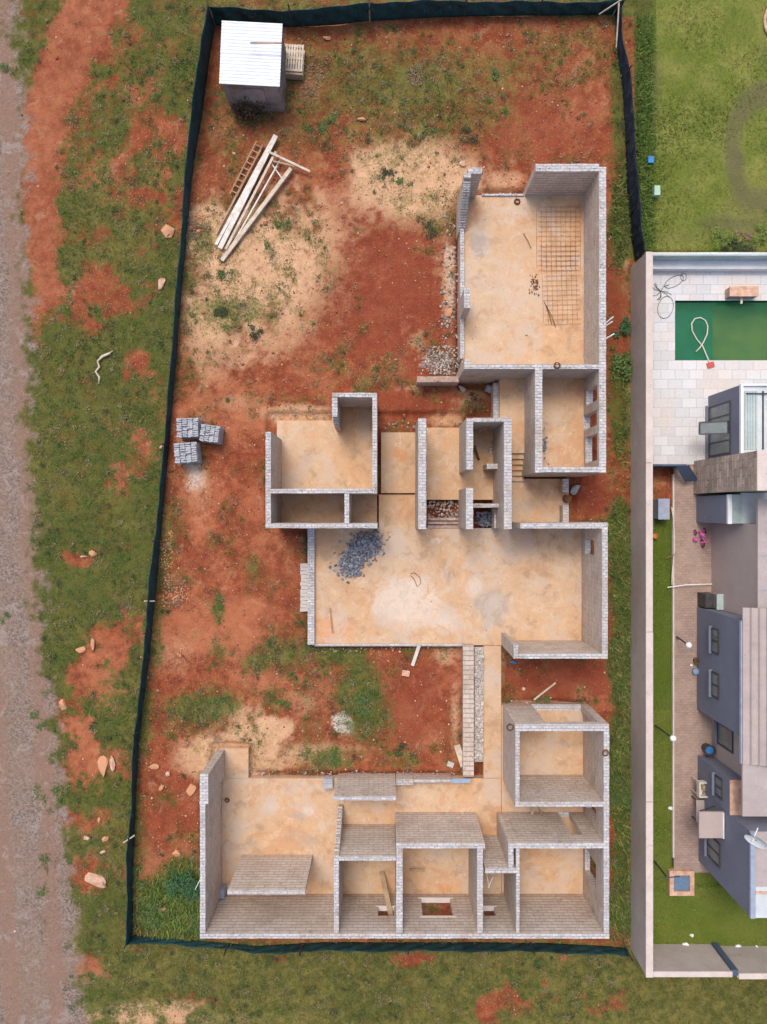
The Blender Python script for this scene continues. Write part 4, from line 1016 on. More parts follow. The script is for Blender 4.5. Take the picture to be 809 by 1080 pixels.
# loose stuff along slab edges and on the floors
def strew(name, boxes, n, r0, r1, mat, z, lb):
    b = MB(); tot = sum((x1-x0)*(y1-y0) for x0, y0, x1, y1 in boxes)
    for (x0, y0, x1, y1) in boxes:
        for k in range(max(1, int(n*(x1-x0)*(y1-y0)/tot))):
            b.rock(V3(rnd.uniform(x0,x1), rnd.uniform(y0,y1), z), rnd.uniform(r0, r1)*(1.8 if rnd.random() < .06 else 1), seed=rnd.random()*1e4)
    o = b.build(name, M[mat]); return tag(o, lb, name.replace('_', ' '), kind='stuff')
strew('slab_edge_rubble', [(335,683,482,689),(262,811,342,817),(345,811,480,817),(482,690,487,800),(532,738,560,743),(262,786,266,812),(402,444,440,453),(450,444,488,449),(285,436,348,441)], 300, .02, .06, 'gravelmix', GZ-.06, 'broken blocks, mortar and stones lying along the slab edges')
strew('pink_pebbles', [(178,618,200,636),(172,605,182,640),(203,228,214,246),(186,684,196,700),(170,560,182,600)], 330, .02, .055, 'orangerock', GZ+.02, 'orange and cream pebbles strewn along the inside of the left fence')
strew('floor_debris', [(335,562,610,676),(225,825,350,935),(360,850,520,880)], 110, .012, .035, 'gravelmix', .015, 'mortar droppings and block chips on the lower floor slabs')
strew('garage_debris', [(492,212,612,380),(577,395,614,490)], 60, .012, .03, 'gravelmix', UP+.015, 'mortar droppings on the upper floor slabs')
# fallen rubble and bag bits in bathroom
b = MB()
for k in range(26): b.rock(V3(rnd.gauss(518,3), rnd.gauss(472,3), .17), rnd.uniform(.03,.08), seed=k+7600)
o = b.build('mortar_lump', M['rubble']); tag(o, 'pale mortar lumps on the bathroom floor', 'mortar', kind='stuff')
b = MB()
for k in range(40): b.rock(V3(rnd.gauss(574,1.5), rnd.gauss(470,6), UP+.05), rnd.uniform(.03,.06), seed=k+8600)
o = b.build('brick_bits', M['bluestone']); tag(o, 'small grey stones along the inner wall of the east room', 'stones', kind='stuff')
plank(505,455,520,449,1.3,1.3,.1,.05,M['browntimber'],'reddish board wedged across the top of the bathroom')
plank(500,470,505,485,.5,.2,.10,.05,M['rust'],'dark bent sheet leaning inside the bathroom wall','metal_offcut',cat='metal sheet')
# white conduits sticking out through the east garage wall
for (x0, y0, x1, y1, lb) in ((636,343,647,334,'white conduit poking out of the garage east wall, uppermost of three'),(637,345,646,339,'white conduit poking out of the garage east wall, middle of three'),(634,360,648,352,'white conduit poking out of the garage east wall, lowest of three')):
    o = MB().tube([V3(x0,y0,1.9), V3(x1,y1,2.2)], .028, 6).build('conduit', M['white']); reloc(o, V3(x0,y0,1.9)); tag(o, lb, 'conduit', 'white conduits in the garage wall')
for (x0, y0, x1, y1, lb) in ((206,938,211,928,'white conduit poking out of the tall west wall'),(513,921,516,936,'thin white cable hanging left in the toilet doorway'),(520,925,515,936,'thin white cable hanging right in the toilet doorway')):
    o = MB().tube([V3(x0,y0,1.2), V3(x1,y1,1.6)], .018, 6).build('conduit', M['white']); reloc(o, V3(x0,y0,1.2)); tag(o, lb, 'conduit')
# rusty drum fitting on the landing wall
o = MB().lathe((0,0,0), [(.16,0),(.17,.05),(.16,.35),(.13,.36)], 12).build('rusty_drum', M['rust'], loc=V3(597,526,.0)); tag(o, 'small rusty drum in the gap of the landing wall', 'drum')
o = MB().rock((0,0,0),(.30,.16,.12),seed=4,sub=2).build('cement_bag', M['greybrick'], loc=V3(606,516,GZ+.06)); tag(o, 'crumpled grey cement bag on the soil outside the landing', 'bag')
o = MB().rock((0,0,0),(.20,.30,.12),seed=8,sub=2).build('cement_bag', M['bluestone'], loc=V3(517,411,GZ+.06)); tag(o, 'crumpled white and grey bag against the corridor slab', 'bag')
o = MB().rock((0,0,0),(.26,.12,.08),seed=9,sub=2).build('cement_bag', M['rubble'], loc=V3(487,410,GZ+.06)); tag(o, 'pale torn bag beside the end of the low brick wall', 'bag')
o = MB().box(-.2,.2,-.17,.17,0,.55).build('grey_crate', M['greybox'], loc=V3(234.5,936,.01)); tag(o, 'dark grey crate in the corner by the tall west wall', 'crate')
o = MB().rock((0,0,0),(.06,.20,.06),seed=18,sub=2).build('blue_bag', M['blue'], loc=V3(541,699,.0)); tag(o, 'blue plastic bag outside the living room south wall', 'bag')

# rocks left of the fence
ROCKS = [(97,584,.20,.15,'orange rock lying right of a slimmer stone, upper left verge'),(89,587,.17,.06,'slim pale orange stone beside the upper orange rock'),(86,685,.24,.14,'flat orange rock, left of a pair on the verge'),(98,679,.14,.26,'upright orange rock, right of a pair on the verge'),
 (66,743,.22,.26,'single orange rock near the road edge'),(109,808,.20,.42,'long curved reddish slab of soil, left of a pair'),(119,806,.12,.36,'long pale reddish stone, right of a pair'),(92,884,.24,.16,'flat pale pink stone above the dark patch'),
 (111,884,.16,.16,'small orange square stone near the fence'),(109,898,.14,.10,'small pale stone below the square one'),(163,809,.24,.14,'bright orange rock inside the fence'),(177,815,.18,.12,'pale grey-green stone inside the fence'),
 (170,831,.12,.16,'dark red stone inside the fence'),(202,832,.22,.30,'large cracked red clod beside the tall wall pier'),(185,900,.22,.16,'red rock under the bush at the lower fence'),(173,958,.26,.12,'orange stone among the bushes by the fence corner'),
 (177,243,.28,.40,'large orange boulder against the fence outside'),(105,864,.10,.14,'tiny red stone on the lower verge'),(170,300,.2,.3,'pale sandy lump outside the fence'),(345,40,.18,.12,'bright red clod near the top fence'),(382,126,.20,.09,'flat red clod in the upper yard'),
 (487,172,.16,.16,'pale rounded stone off the garage corner'),(474,330,.24,.22,'orange boulder beside the garage slab'),(170,472,.07,.10,'pale bent piece of wood by the brick packs')]
for k, (x_, y_, a, c_, lb) in enumerate(ROCKS):
    o = MB().rock((0,0,0), (a, c_, .10), seed=k+31, sub=2, rz=0).build('rock', M['palerock' if 'pale' in lb else 'orangerock'], loc=V3(x_, y_, GZ+.04)); tag(o, lb, 'rock')
p_ = V3(99, 928, GZ+.1); o = MB().rock((0,0,0), (.62,.26,.16), seed=77, sub=3, rz=R(-28)).build('boulder', M['palerock'], loc=p_); tag(o, 'large pale orange boulder with white streaks on the lower verge', 'boulder')
# twisted branch
pts = [V3(104,405,GZ+.05),V3(105,398,GZ+.07),V3(101,392,GZ+.06),V3(105,387,GZ+.08),V3(103,381,GZ+.1),V3(108,376,GZ+.08),V3(115,373,GZ+.09),V3(119,370,GZ+.06)]
o = MB().tube(pts, [.03,.05,.045,.05,.045,.06,.05,.02], 7).build('dead_branch', M['paletimber'], smooth=True); reloc(o, V3(105,390,GZ)); tag(o, 'pale twisted dead branch lying in the grass outside the fence', 'branch')

# plants
def plant(px, py, r, n, mat, lb, name='weed_plant', cat='plant', h=None, leaf=.07, sq=1.0, rot=0):
    rnd = random.Random(px*7+py); b = MB(); h = h or r*.8
    root = empty(name, V3(px, py, GZ), lb, cat)
    ns = max(4, int(n/40)); tips = []
    for k in range(ns):
        a = rnd.uniform(0, 6.28); rr = r*math.sqrt(rnd.random())
        tips.append((rr*math.cos(a), rr*math.sin(a)*sq, h*rnd.uniform(.4, 1)*(1-.5*rr/r)))
    for k in range(n):
        tx_, ty_, tz = rnd.choice(tips); q_ = rnd.gauss(0, .22)*r
        c_ = Vector((tx_+q_, ty_+rnd.gauss(0,.22)*r, max(.01, tz*rnd.uniform(.5,1.1)))); a = rnd.uniform(0, 6.28); L = leaf*rnd.uniform(.6, 1.4); wd = L*.28; dz = rnd.uniform(-.5,.5)*L
        d = Vector((math.cos(a), math.sin(a), 0)); s_ = Vector((-d.y, d.x, 0))
        b.poly([c_-d*L*.5, c_+s_*wd+Vector((0,0,dz*.3)), c_+d*L*.5+Vector((0,0,dz)), c_-s_*wd])
    o = b.build('foliage', M[mat], root, uv=False)
    if rot: root.rotation_euler = (0,0,R(rot))
    b = MB()
    for tx_, ty_, tz in tips: b.tube([(0,0,-.02),(tx_*.6,ty_*.6,tz*.6),(tx_,ty_,tz)], [.012,.008,.004], 4)
    b.build('stems', M['dryleaf'], root)
    return root
plant(195,932,.62,900,'deepleaf','rounded deep green bush beside the tall west wall','leafy_bush','bush',.7,.10)
plant(165,962,.60,700,'leaf','broad leafy bush in the lower left fence corner','leafy_bush','bush',.45,.08)
plant(212,975,.5,420,'leaf','low spreading bush near the outer corner of the south wing','leafy_bush','bush',.3,.08,.6)
plant(146,925,.4,260,'leaf','slender weeds against the lower fence',h=.35)
plant(267,119,.72,1500,'scrubleaf','dark brown scrub in front of the shed door','scrub','bush',1.2,.08,.5)
plant(268,351,.34,170,'darkleaf','dark green tuft on the sand patch, right of the sprawling one',h=.2)
plant(231,325,.36,190,'darkleaf','sprawling dark weed on the sand patch',h=.2)
plant(245,287,.45,150,'leaf','scattered yellow-green weed in the middle of the sand patch',h=.12)
plant(297,236,.34,120,'leaf','small green weeds just below the timber pile, right side',h=.12)
plant(281,260,.12,40,'leaf','tiny round green weed on the sand',h=.1)
plant(334,137,.36,150,'leaf','grey-green weed above the timber pile',h=.15)
plant(349,128,.4,170,'leaf','bright green weed in the upper yard',h=.16)
plant(450,138,.26,120,'leaf','bright green clump at the top of the pale sand',h=.16)
plant(520,78,.2,110,'leaf','single bright green tuft in the upper yard',h=.15)
plant(496,140,.42,150,'darkleaf','dull green weed above the garage nib',h=.15)
plant(410,180,.34,130,'darkleaf','grey weed on the pale sand patch',h=.15)
plant(426,196,.3,110,'leaf','green creeping weed on the pale sand patch',h=.1)
plant(452,238,.5,220,'darkleaf','wide dull green weed left of the garage',h=.16)
plant(440,81,.5,200,'dryleaf','grey dry brush patch in the upper yard','dry_brush','brush',.15)
plant(322,85,.9,420,'dryleaf','dry grey brush spread beside the pallets','dry_brush','brush',.10)
plant(208,240,.45,260,'dryleaf','heap of dry twigs against the left fence','twig_heap','twigs',.2)
plant(186,627,.5,200,'dryleaf','scattered dry twigs over red pebbles by the fence','twig_heap','twigs',.12)
plant(232,637,.22,120,'leaf','narrow upright green weed in the red soil',h=.15,sq=2)
plant(228,742,.5,220,'leaf','green weed patch at the left of the courtyard',h=.15)
plant(300,745,.3,120,'leaf','small green weed left of the pale sand spot',h=.12)
plant(385,745,.6,420,'leaf','large green grass clump in the courtyard',h=.16)
plant(348,800,.5,240,'leaf','green weed strip above the porch wall',h=.16,sq=.5)
plant(428,790,.4,150,'darkleaf','dull green weed in the lower courtyard',h=.15)
plant(322,575,.34,200,'darkleaf','dark scrub against the outside of the living room wall','scrub','bush',.25,.06,2)
plant(656,835,.5,420,'leaf','round green bush between the south wing and the boundary wall','leafy_bush','bush',.4,.09,1.4)
plant(655,390,.4,420,'leaf','tall bush of strappy leaves beside the east room','leafy_bush','bush',.5,.12,1.8)
plant(655,345,.35,300,'deepleaf','green bush beside the white conduits','leafy_bush','bush',.4,.10,1.4)
plant(40,760,.35,160,'leaf','green weed on the gravel road edge',h=.15)
plant(3,72,.22,110,'leaf','bright green weed at the left edge of the road',h=.15)
plant(48,835,.5,200,'leaf','low weeds spreading over the gravel road',h=.08)
plant(50,925,.45,160,'leaf','yellowish weed line growing on the road shoulder',h=.1,sq=2)
plant(4,650,.26,110,'leaf','green weed on the left side of the road',h=.1)
plant(568,739,.5,170,'leaf','green weeds above the small room wall',h=.15,sq=.4)
plant(760,253,.36,420,'hedgeleaf','rounded bright green shrub on the lawn edge','garden_shrub','shrub',.5,.07)
plant(768,258,.3,260,'darkleaf','dark shrub tucked behind the bright green one','garden_shrub','shrub',.4,.07)
plant(803,248,.4,420,'hedgeleaf','yellow-green shrub at the right end of the flower bed','garden_shrub','shrub',.5,.07)
plant(785,262,.55,260,'darkleaf','low dark groundcover of the flower bed',h=.2,sq=.35)
plant(784,249,.42,160,'dryleaf','reddish brown plants in the flower bed','flower_bed_plant','plant',.2,.07,.5)

# ------------------------------------------------------------------ neighbour: terrace, pool, path
t = NT('terrace_paving'); wv = t.coord('World')
br = t.n('ShaderNodeTexBrick'); t.t.links.new(wv, br.inputs['Vector']); br.inputs['Scale'].default_value = 1
br.inputs['Brick Width'].default_value = .60; br.inputs['Row Height'].default_value = .40; br.inputs['Mortar Size'].default_value = .010
br.inputs['Color1'].default_value = (.61,.605,.60,1); br.inputs['Color2'].default_value = (.52,.515,.51,1); br.inputs['Mortar'].default_value = (.40,.37,.34,1)
n1 = t.noise(wv, .6, 5, .65); n2 = t.noise(wv, 9, 5, .7)
c = t.mix(t.math('MULTIPLY', t.ramp(n1, .45, .65), .4), br.outputs['Color'], (.62,.50,.40))
c = t.mix(.35, c, t.mix(n2, (.2,.2,.2), (.85,.85,.85)), 'OVERLAY'); t.col(c); t.bump(n2, .2, .01); M['terrace'] = t.mat
t = NT('path_paving'); wv = t.coord('World')
br = t.n('ShaderNodeTexBrick'); t.t.links.new(wv, br.inputs['Vector']); br.inputs['Scale'].default_value = 1
br.inputs['Brick Width'].default_value = .22; br.inputs['Row Height'].default_value = .11; br.inputs['Mortar Size'].default_value = .006
br.inputs['Color1'].default_value = (.36,.25,.20,1); br.inputs['Color2'].default_value = (.28,.20,.165,1); br.inputs['Mortar'].default_value = (.20,.15,.12,1)
n1 = t.noise(wv, .8, 5, .65); n2 = t.noise(wv, 9, 5, .7)
c = t.mix(t.math('MULTIPLY', t.ramp(n1, .4, .65), .5), br.outputs['Color'], (.40,.30,.235))
c = t.mix(.45, c, t.mix(n2, (.2,.2,.2), (.85,.85,.85)), 'OVERLAY'); t.col(c); t.bump(n2, .2, .01); M['path'] = t.mat
def flat(name, x0, x1, y0, y1, z, mat, th=.1, kind='structure', parent=None, ref=0.0):
    X0, Y1 = W(x0, y0, ref); X1, Y0 = W(x1, y1, ref)
    o = MB().box(X0, X1, Y0, Y1, z-th, z).build(name, mat, parent)
    if kind: tag(o, kind=kind)
    return o
for n_, r_ in enumerate(((686,880,266,317),(686,712,317,380),(686,880,380,490))):
    flat('pool_terrace', *r_, 0.0, M['terrace'], .14)
flat('garden_path', 711.5, 760, 505, 921, -.06, M['path'], .12)
flat('garden_path', 711.5, 760, 490.2, 505, -.056, M['path'], .12)
flat('path_kerb', 709.8, 711.5, 500, 905, -.02, M['coping'], .14)
pool = empty('swimming_pool', V3(760,348,-.1), 'rectangular swimming pool with green water on the pale terrace', 'swimming pool'); po = Vector(pool.location)
b = MB(); X0, Y1 = W(712,317); X1, Y0 = W(880,380); XM = W(758,0)[0]
def pb(*a): return [a[0]-po.x, a[1]-po.x, a[2]-po.y, a[3]-po.y, a[4]-po.z, a[5]-po.z]
b.box(*pb(X0-.1, X1+.1, Y0-.1, Y0, -1.5, -.005)); b.box(*pb(X0-.1, X1+.1, Y1, Y1+.1, -1.5, -.005)); b.box(*pb(X0-.1, X0, Y0, Y1, -1.5, -.005)); b.box(*pb(X0, XM, Y0, Y1, -1.5, -.55))
b.build('basin', M['waterbasin'], pool)
MB().box(*pb(XM+.001, X1, Y0, Y1, -1.55, -.85)).build('deep_floor', M['deepbasin'], pool)
t = NT('pool_water'); wv = t.coord('World'); t.col((.02,.14,.05)); t.b.inputs['Roughness'].default_value = .06; t.b.inputs['Alpha'].default_value = .38; t.b.inputs['Specular IOR Level'].default_value = .5
t.bump(t.noise(wv, 5, 3, .5), .25, .03); M['water'] = t.mat
MB().box(*pb(X0+.002, X1, Y0+.002, Y1-.002, -.16, -.14)).build('water', M['water'], pool)
pts = []
for k in range(15):
    a = -math.pi*.42+2*math.pi*.84*k/14+math.pi*.0
    pts.append(V3(737+9*math.sin(math.pi+(k/14-.5)*5.4)*-1, 345-10*math.cos((k/14-.5)*5.4), -.08))
pts = [V3(734,371,-.08),V3(738,367,-.1),V3(742,361,-.1),V3(746,352,-.1),V3(746.5,344,-.1),V3(744,338,-.1),V3(739,335,-.1),V3(733,336,-.1),V3(729.5,341,-.1),V3(730,349,-.1),V3(735,358,-.1),V3(741,365,-.1),V3(744,372,-.08),V3(747,379,.02),V3(748,383,.03)]
o = MB().tube(pts, .028, 6).build('pool_hose', M['cream'], smooth=True); reloc(o, V3(740,355,-.1)); tag(o, 'white floating hose looped on the green pool water', 'hose')
o = MB().cbox((0,0,.03), (.3,.22,.06), .3).build('pool_brush', M['red'], loc=V3(749,385,0)); tag(o, 'red pool brush head at the end of the white hose', 'pool brush')
wf = empty('brick_water_feature', V3(779,309,0), 'small brown brick water spout box on the pool edge', 'water feature')
MB().box(-.58,.58,-.26,.12,0,.42).build('brick_box', M['facebrick'], wf); MB().box(-.6,.6,-.28,.14,.42,.46).build('cap', M['palerock'], wf); MB().box(-.04,.04,-.52,-.26,.2,.25).build('spout', M['cream'], wf)
# cable tangle
rs_ = random.Random(3); b = MB()
def loop(cx_, cy_, rx, ry, z=.02, rot=0):
    return [V3(cx_+rx*math.cos(a)*math.cos(rot)-ry*math.sin(a)*math.sin(rot), cy_+rx*math.cos(a)*math.sin(rot)+ry*math.sin(a)*math.cos(rot), z) for a in [2*math.pi*k/20 for k in range(20)]]
b.tube(loop(711,297,11,5,.02,-.5), .009, 4, closed=True); b.tube(loop(702,324,8,12,.03,.25), .009, 4, closed=True); b.tube(loop(721,292,3,4,.03), .009, 4, closed=True)
for k in range(9):
    a = rs_.uniform(0,6.28); b.tube([V3(697,307,.03), V3(697+6*math.cos(a),307+6*math.sin(a),.04), V3(697+12*math.cos(a+.3),307+10*math.sin(a+.3),.02)], .009, 4)
o = b.build('cable_tangle', M['darksteel']); reloc(o, V3(700,307,0)); tag(o, 'tangled thin black cable on the pale pool terrace', 'cable')

# boundary wall
bw_ = empty('boundary_wall', V3(678,640,GZ), 'long plastered boundary wall with pale coping beside the building site', 'wall'); bo = Vector(bw_.location)
BH = 1.62
def wb(x0, x1, y0, y1, z0, z1, mat, name, par, ofs, ref):
    X0, Y1 = W(x0, y0, ref); X1, Y0 = W(x1, y1, ref); return MB().box(X0-ofs.x, X1-ofs.x, Y0-ofs.y, Y1-ofs.y, z0-ofs.z, z1-ofs.z).build(name, mat, par)
wb(681.4, 687.4, 266.5, 1029.5, GZ-.1, BH, M['boundary'], 'wall_body', bw_, bo, BH)
for (ya, yb) in ((266,488),(488.6,666),(666.6,845),(845.6,1030)):
    wb(680.8, 688.0 if ya < 600 else 688.3, ya, yb, BH+.001, BH+.055, M['coping'], 'coping', bw_, bo, BH)
sw_ = empty('garden_end_wall', V3(740,1001,GZ), 'beige garden wall with pale coping across the bottom of the neighbour garden', 'wall'); sw0 = Vector(sw_.location)
wb(688.4, 771.5, 1024.5, 1029.2, GZ-.1, BH-.01, M['boundary'], 'wall_body', sw_, sw0, BH); wb(688.6, 772, 1024, 1029.8, BH-.008, BH+.045, M['coping'], 'coping', sw_, sw0, BH)
wb(778, 900, 1026.5, 1031.5, GZ-.1, BH-.01, M['boundary'], 'wall_body', sw_, sw0, BH); wb(779, 900, 1026, 1032, BH-.008, BH+.045, M['coping'], 'coping', sw_, sw0, BH)
wb(772, 778, 1022, 1028, GZ-.1, BH+.05, M['navy'], 'pillar', sw_, sw0, BH)
nw = empty('pool_screen_wall', V3(750,276,0), 'low white wall topped with green glass at the upper edge of the pool terrace', 'wall'); nw0 = Vector(nw.location)
wb(688.5, 880, 274, 283.5, 0.002, .35, M['whitetrim'], 'wall_body', nw, nw0, .35)
wb(688.5, 880, 268.5, 270, .36, .95, M['tealglass'], 'glass_panel', nw, nw0, .9)
wb(688.5, 880, 270.1, 274, .002, .352, M['tealglass'], 'glass_base', nw, nw0, .35)
wb(688.5, 880, 283.6, 285, .002, .07, M['darksteel'], 'drain_edge', nw, nw0, 0)

# ------------------------------------------------------------------ neighbour house
nh = empty('neighbour_house', V3(745,650,0), 'blue-grey plastered house with beige sheet roof and a stone clad pier beside the site', 'house'); no = Vector(nh.location)
def hb(x0, x1, y0, y1, z0, z1, mat, name='wall', par=nh):
    X0, Y1 = W(x0, y0, 0); X1, Y0 = W(x1, y1, 0); return MB().box(X0-no.x, X1-no.x, Y0-no.y, Y1-no.y, z0, z1).build(name, mat, par)
EB = 830
hb(747, EB, 418, 486, -.1, 2.62, M['bluewall'])
hb(746.6, EB, 417.2, 419.2, 2.622, 2.75, M['whitetrim'], 'parapet'); hb(746.6, 749, 419.2, 486, 2.622, 2.75, M['whitetrim'], 'parapet'); hb(749, EB, 419.2, 486, 2.60, 2.66, M['paleroof'], 'flat_roof')
for k in range(5): hb(751+k*2.6, 752.6+k*2.6, 424, 480, 2.662, 2.70, M['tealglass'], 'roof_light')
hb(768, 769, 424, 480, 2.662, 2.72, M['darksteel'], 'roof_rail'); hb(752, EB, 426, 427, 2.705, 2.74, M['darksteel'], 'roof_rail')
hb(732, 772, 486.2, 520.8, -.1, 5.0, M['stoneclad'], 'stone_pier'); hb(731.6, 772, 485.8, 521.2, 5.001, 5.06, M['coping'], 'pier_cap')
hb(735, EB, 523.5, 551, -.1, 2.6, M['bluewall']); hb(734.7, 738.5, 523.2, 551.4, 2.602, 2.72, M['whitetrim'], 'parapet'); hb(738.5, 748, 523.2, 551, 2.602, 2.66, M['tealglass'], 'roof_light'); hb(748, EB, 521.5, 551, 2.602, 2.63, M['paleroof'], 'flat_roof')
hb(751, EB, 551.2, 640, -.1, 3.55, M['beigewall']); hb(750.4, EB, 528, 640.2, 3.552, 3.68, M['roofsheet'], 'roof_edge')
hb(735.6, EB, 640.3, 748, -.1, 3.7, M['bluewall']); hb(752, EB, 748.1, 797, -.1, 3.7, M['beigewall'])
hb(736.5, EB, 797.1, 829.9, -.1, 2.7, M['bluewall']); hb(736.2, EB, 796.8, 830, 2.702, 2.76, M['palerock'], 'flat_roof')
hb(737.5, EB, 830.1, 908, -.1, 4.1, M['bluewall']); hb(737.0, 741.5, 829.8, 908.4, 4.102, 4.2, M['greybox'], 'parapet')
# roofs
def roofc(x0, y0, y1, z0, z1, mat=M['roofsheet'], pitch=.27):
    X0, Y1 = W(x0, y0, 0); X1, Y0 = W(860, y1, 0); b = MB(); 
    X0 -= no.x; X1 -= no.x; Y0 -= no.y; Y1 -= no.y; k = X0; n = int((X1-X0)/pitch)
    for i in range(n):
        xa, xb = X0+i*pitch, X0+(i+1)*pitch; za, zb = z0+(z1-z0)*i/n, z0+(z1-z0)*(i+1)/n
        b.poly([(xa,Y0,za),(xb-.06,Y0,zb),(xb-.06,Y1,zb),(xa,Y1,za)]); b.poly([(xb-.06,Y0,zb),(xb-.03,Y0,zb+.09),(xb-.03,Y1,zb+.09),(xb-.06,Y1,zb)]); b.poly([(xb-.03,Y0,zb+.09),(xb,Y0,zb),(xb,Y1,zb),(xb-.03,Y1,zb+.09)])
        b.poly([(xa,Y1,za-.08),(xb,Y1,zb-.08),(xb,Y0,zb-.08),(xa,Y0,za-.08)]); b.poly([(xa,Y0,za-.08),(xb,Y0,zb-.08),(xb,Y0,zb),(xa,Y0,za)]); b.poly([(xa,Y1,za),(xb,Y1,zb),(xb,Y1,zb-.08),(xa,Y1,za-.08)])
        if i == 0: b.poly([(xa,Y0,za),(xa,Y1,za),(xa,Y1,za-.08),(xa,Y0,za-.08)])
    return b.build('roof', mat, nh)
roofc(735.2, 628, 772, 3.79, 4.9)
hb(734.8, EB, 772.1, 820, 3.705, 3.80, M['roofsheet'], 'roof'); hb(741.8, EB, 830.2, 880, 4.102, 4.16, M['roofsheet'], 'roof'); hb(741.8, EB, 880.1, 908.3, 4.102, 4.15, M['paleroof'], 'roof')
hb(741.8, EB, 884, 886, 4.152, 4.2, M['palerock'], 'roof_rail')
hb(733.9, 735.1, 640.4, 771.9, 3.62, 3.74, M['greybox'], 'gutter')
for yy in (672, 704, 738): hb(735.3, EB, yy, yy+.5, 4.6, 4.62, M['greybox'], 'roof_joint') if False else None
hb(751.2, EB, 580, 580.6, 3.685, 3.70, M['greybox'], 'roof_joint'); hb(751.2, EB, 612, 612.6, 3.685, 3.70, M['greybox'], 'roof_joint')
# windows on west faces: (face x, y0,y1, z0,z1, panes)
def window(fx, y0, y1, z0, z1, panes, mat='glass', opened=False):
    X = (fx-CX)/S-no.x; Ya = (CY-y1)/S-no.y; Yb = (CY-y0)/S-no.y
    fr = MB(); t_ = .06
    fr.box(X-.05, X+.02, Ya, Yb, z0, z0+t_); fr.box(X-.05, X+.02, Ya, Yb, z1-t_, z1)
    for k in range(panes+1):
        yk = Ya+(Yb-Ya-t_)*k/panes; fr.box(X-.049, X+.021, yk, yk+t_, z0+t_, z1-t_)
    f_ = fr.build('window', M['darksteel'], nh)
    MB().box(X-.03, X-.012, Ya+.01, Yb-.01, z0+.01, z1-.01).build('pane', M[mat], f_)
    MB().box(X-.14, X-.001, Ya-.06, Yb+.06, z0-.07, z0-.01).build('sill', M['bluewall'], f_)
    return f_
window(747, 430, 482, .12, 1.95, 4)
b = MB(); Xs, Ys = W(737, 447, 1.3); Xe, Ye = W(772, 456, 2.0)
zz_ = [(-.60,1.15),( -.05,1.85)]
X = (747-CX)/S-no.x; Ya = (CY-462)/S-no.y; Yb = (CY-450)/S-no.y
fr = MB()
for y_ in (Ya, Yb): fr.bar((X-.05, y_, 1.80), (X-1.0, y_, 1.4), .05, .05)
fr.bar((X-1.0, Ya, 1.4), (X-1.0, Yb, 1.4), .05, .05); fr.bar((X-.05, Ya, 1.8), (X-.05, Yb, 1.8), .05, .05)
of = fr.build('open_sash', M['darksteel'], nh); g_ = MB(); g_.poly([(X-.05,Ya,1.8),(X-1.0,Ya,1.4),(X-1.0,Yb,1.4),(X-.05,Yb,1.8)]); g_.build('pane', M['glass'], of)
window(735.6, 656, 681, 1.35, 1.95, 2); window(735.6, 700, 725, 1.35, 1.95, 2)
window(752, 757, 780, .45, 1.75, 1)
window(736.5, 802, 822, 1.55, 2.15, 2)
window(737.5, 868, 892, .8, 1.9, 2)
# door hood
X0, Y1 = W(737.5, 856.5, 2.2); X1, Y0 = W(763.5, 884, 2.2)
MB().box(X0-no.x, X1-no.x, Y0-no.y, Y1-no.y, 2.1, 2.2).build('door_hood', M['beigewall'], nh); MB().box(X1-no.x-.06, X1-no.x-.01, Y0-no.y, Y1-no.y, 2.202, 2.26).build('hood_flashing', M['whitetrim'], nh)
for k, yy in enumerate((858, 881)):
    p_ = V3(737.5, yy, 2.2)-no; MB().bar((p_.x+.08, p_.y+.04, 2.08), (p_.x+.9, p_.y+.04, 1.6), .04, .04).build('hood_bracket', M['darksteel'], nh)
# satellite dish (bolted on the roof edge)
dish = MB(); 
prof = [(r_, .5*r_*r_) for r_ in (.02,.12,.22,.32,.40)]
n = 20; bb = []
for r_, z_ in prof: bb.append([(r_*math.cos(2*math.pi*k/n), r_*math.sin(2*math.pi*k/n)*.95, z_) for k in range(n)])
for i in range(len(bb)-1):
    for k in range(n):
        k2 = (k+1) % n; dish.poly([bb[i][k], bb[i][k2], bb[i+1][k2], bb[i+1][k]]); dish.poly([(*bb[i+1][k][:2], bb[i+1][k][2]-.015), (*bb[i+1][k2][:2], bb[i+1][k2][2]-.015), (*bb[i][k2][:2], bb[i][k2][2]-.015), (*bb[i][k][:2], bb[i][k][2]-.015)])
dish.poly([bb[0][k] for k in range(n)])
Dm = Matrix.Rotation(R(-40), 4, 'Z') @ Matrix.Rotation(R(62), 4, 'X')
dp = V3(798, 886, 4.6)-no; dp.z = 4.6
dish.v = [tuple(Dm @ Vector(v_)+dp) for v_ in dish.v]; do = dish.build('satellite_dish', M['white'], nh, smooth=True)
MB().tube([tuple(dp), tuple(dp+Vector((-.03,.0,-.3))), tuple(dp+Vector((.0,-.02,-.5)))], .03, 6).build('dish_mast', M['darksteel'], do)
MB().tube([tuple(dp+Vector((-.1,-.1,-.1))), tuple(dp+Vector((.02,.45,.05)))], .02, 6).build('dish_arm', M['white'], do)
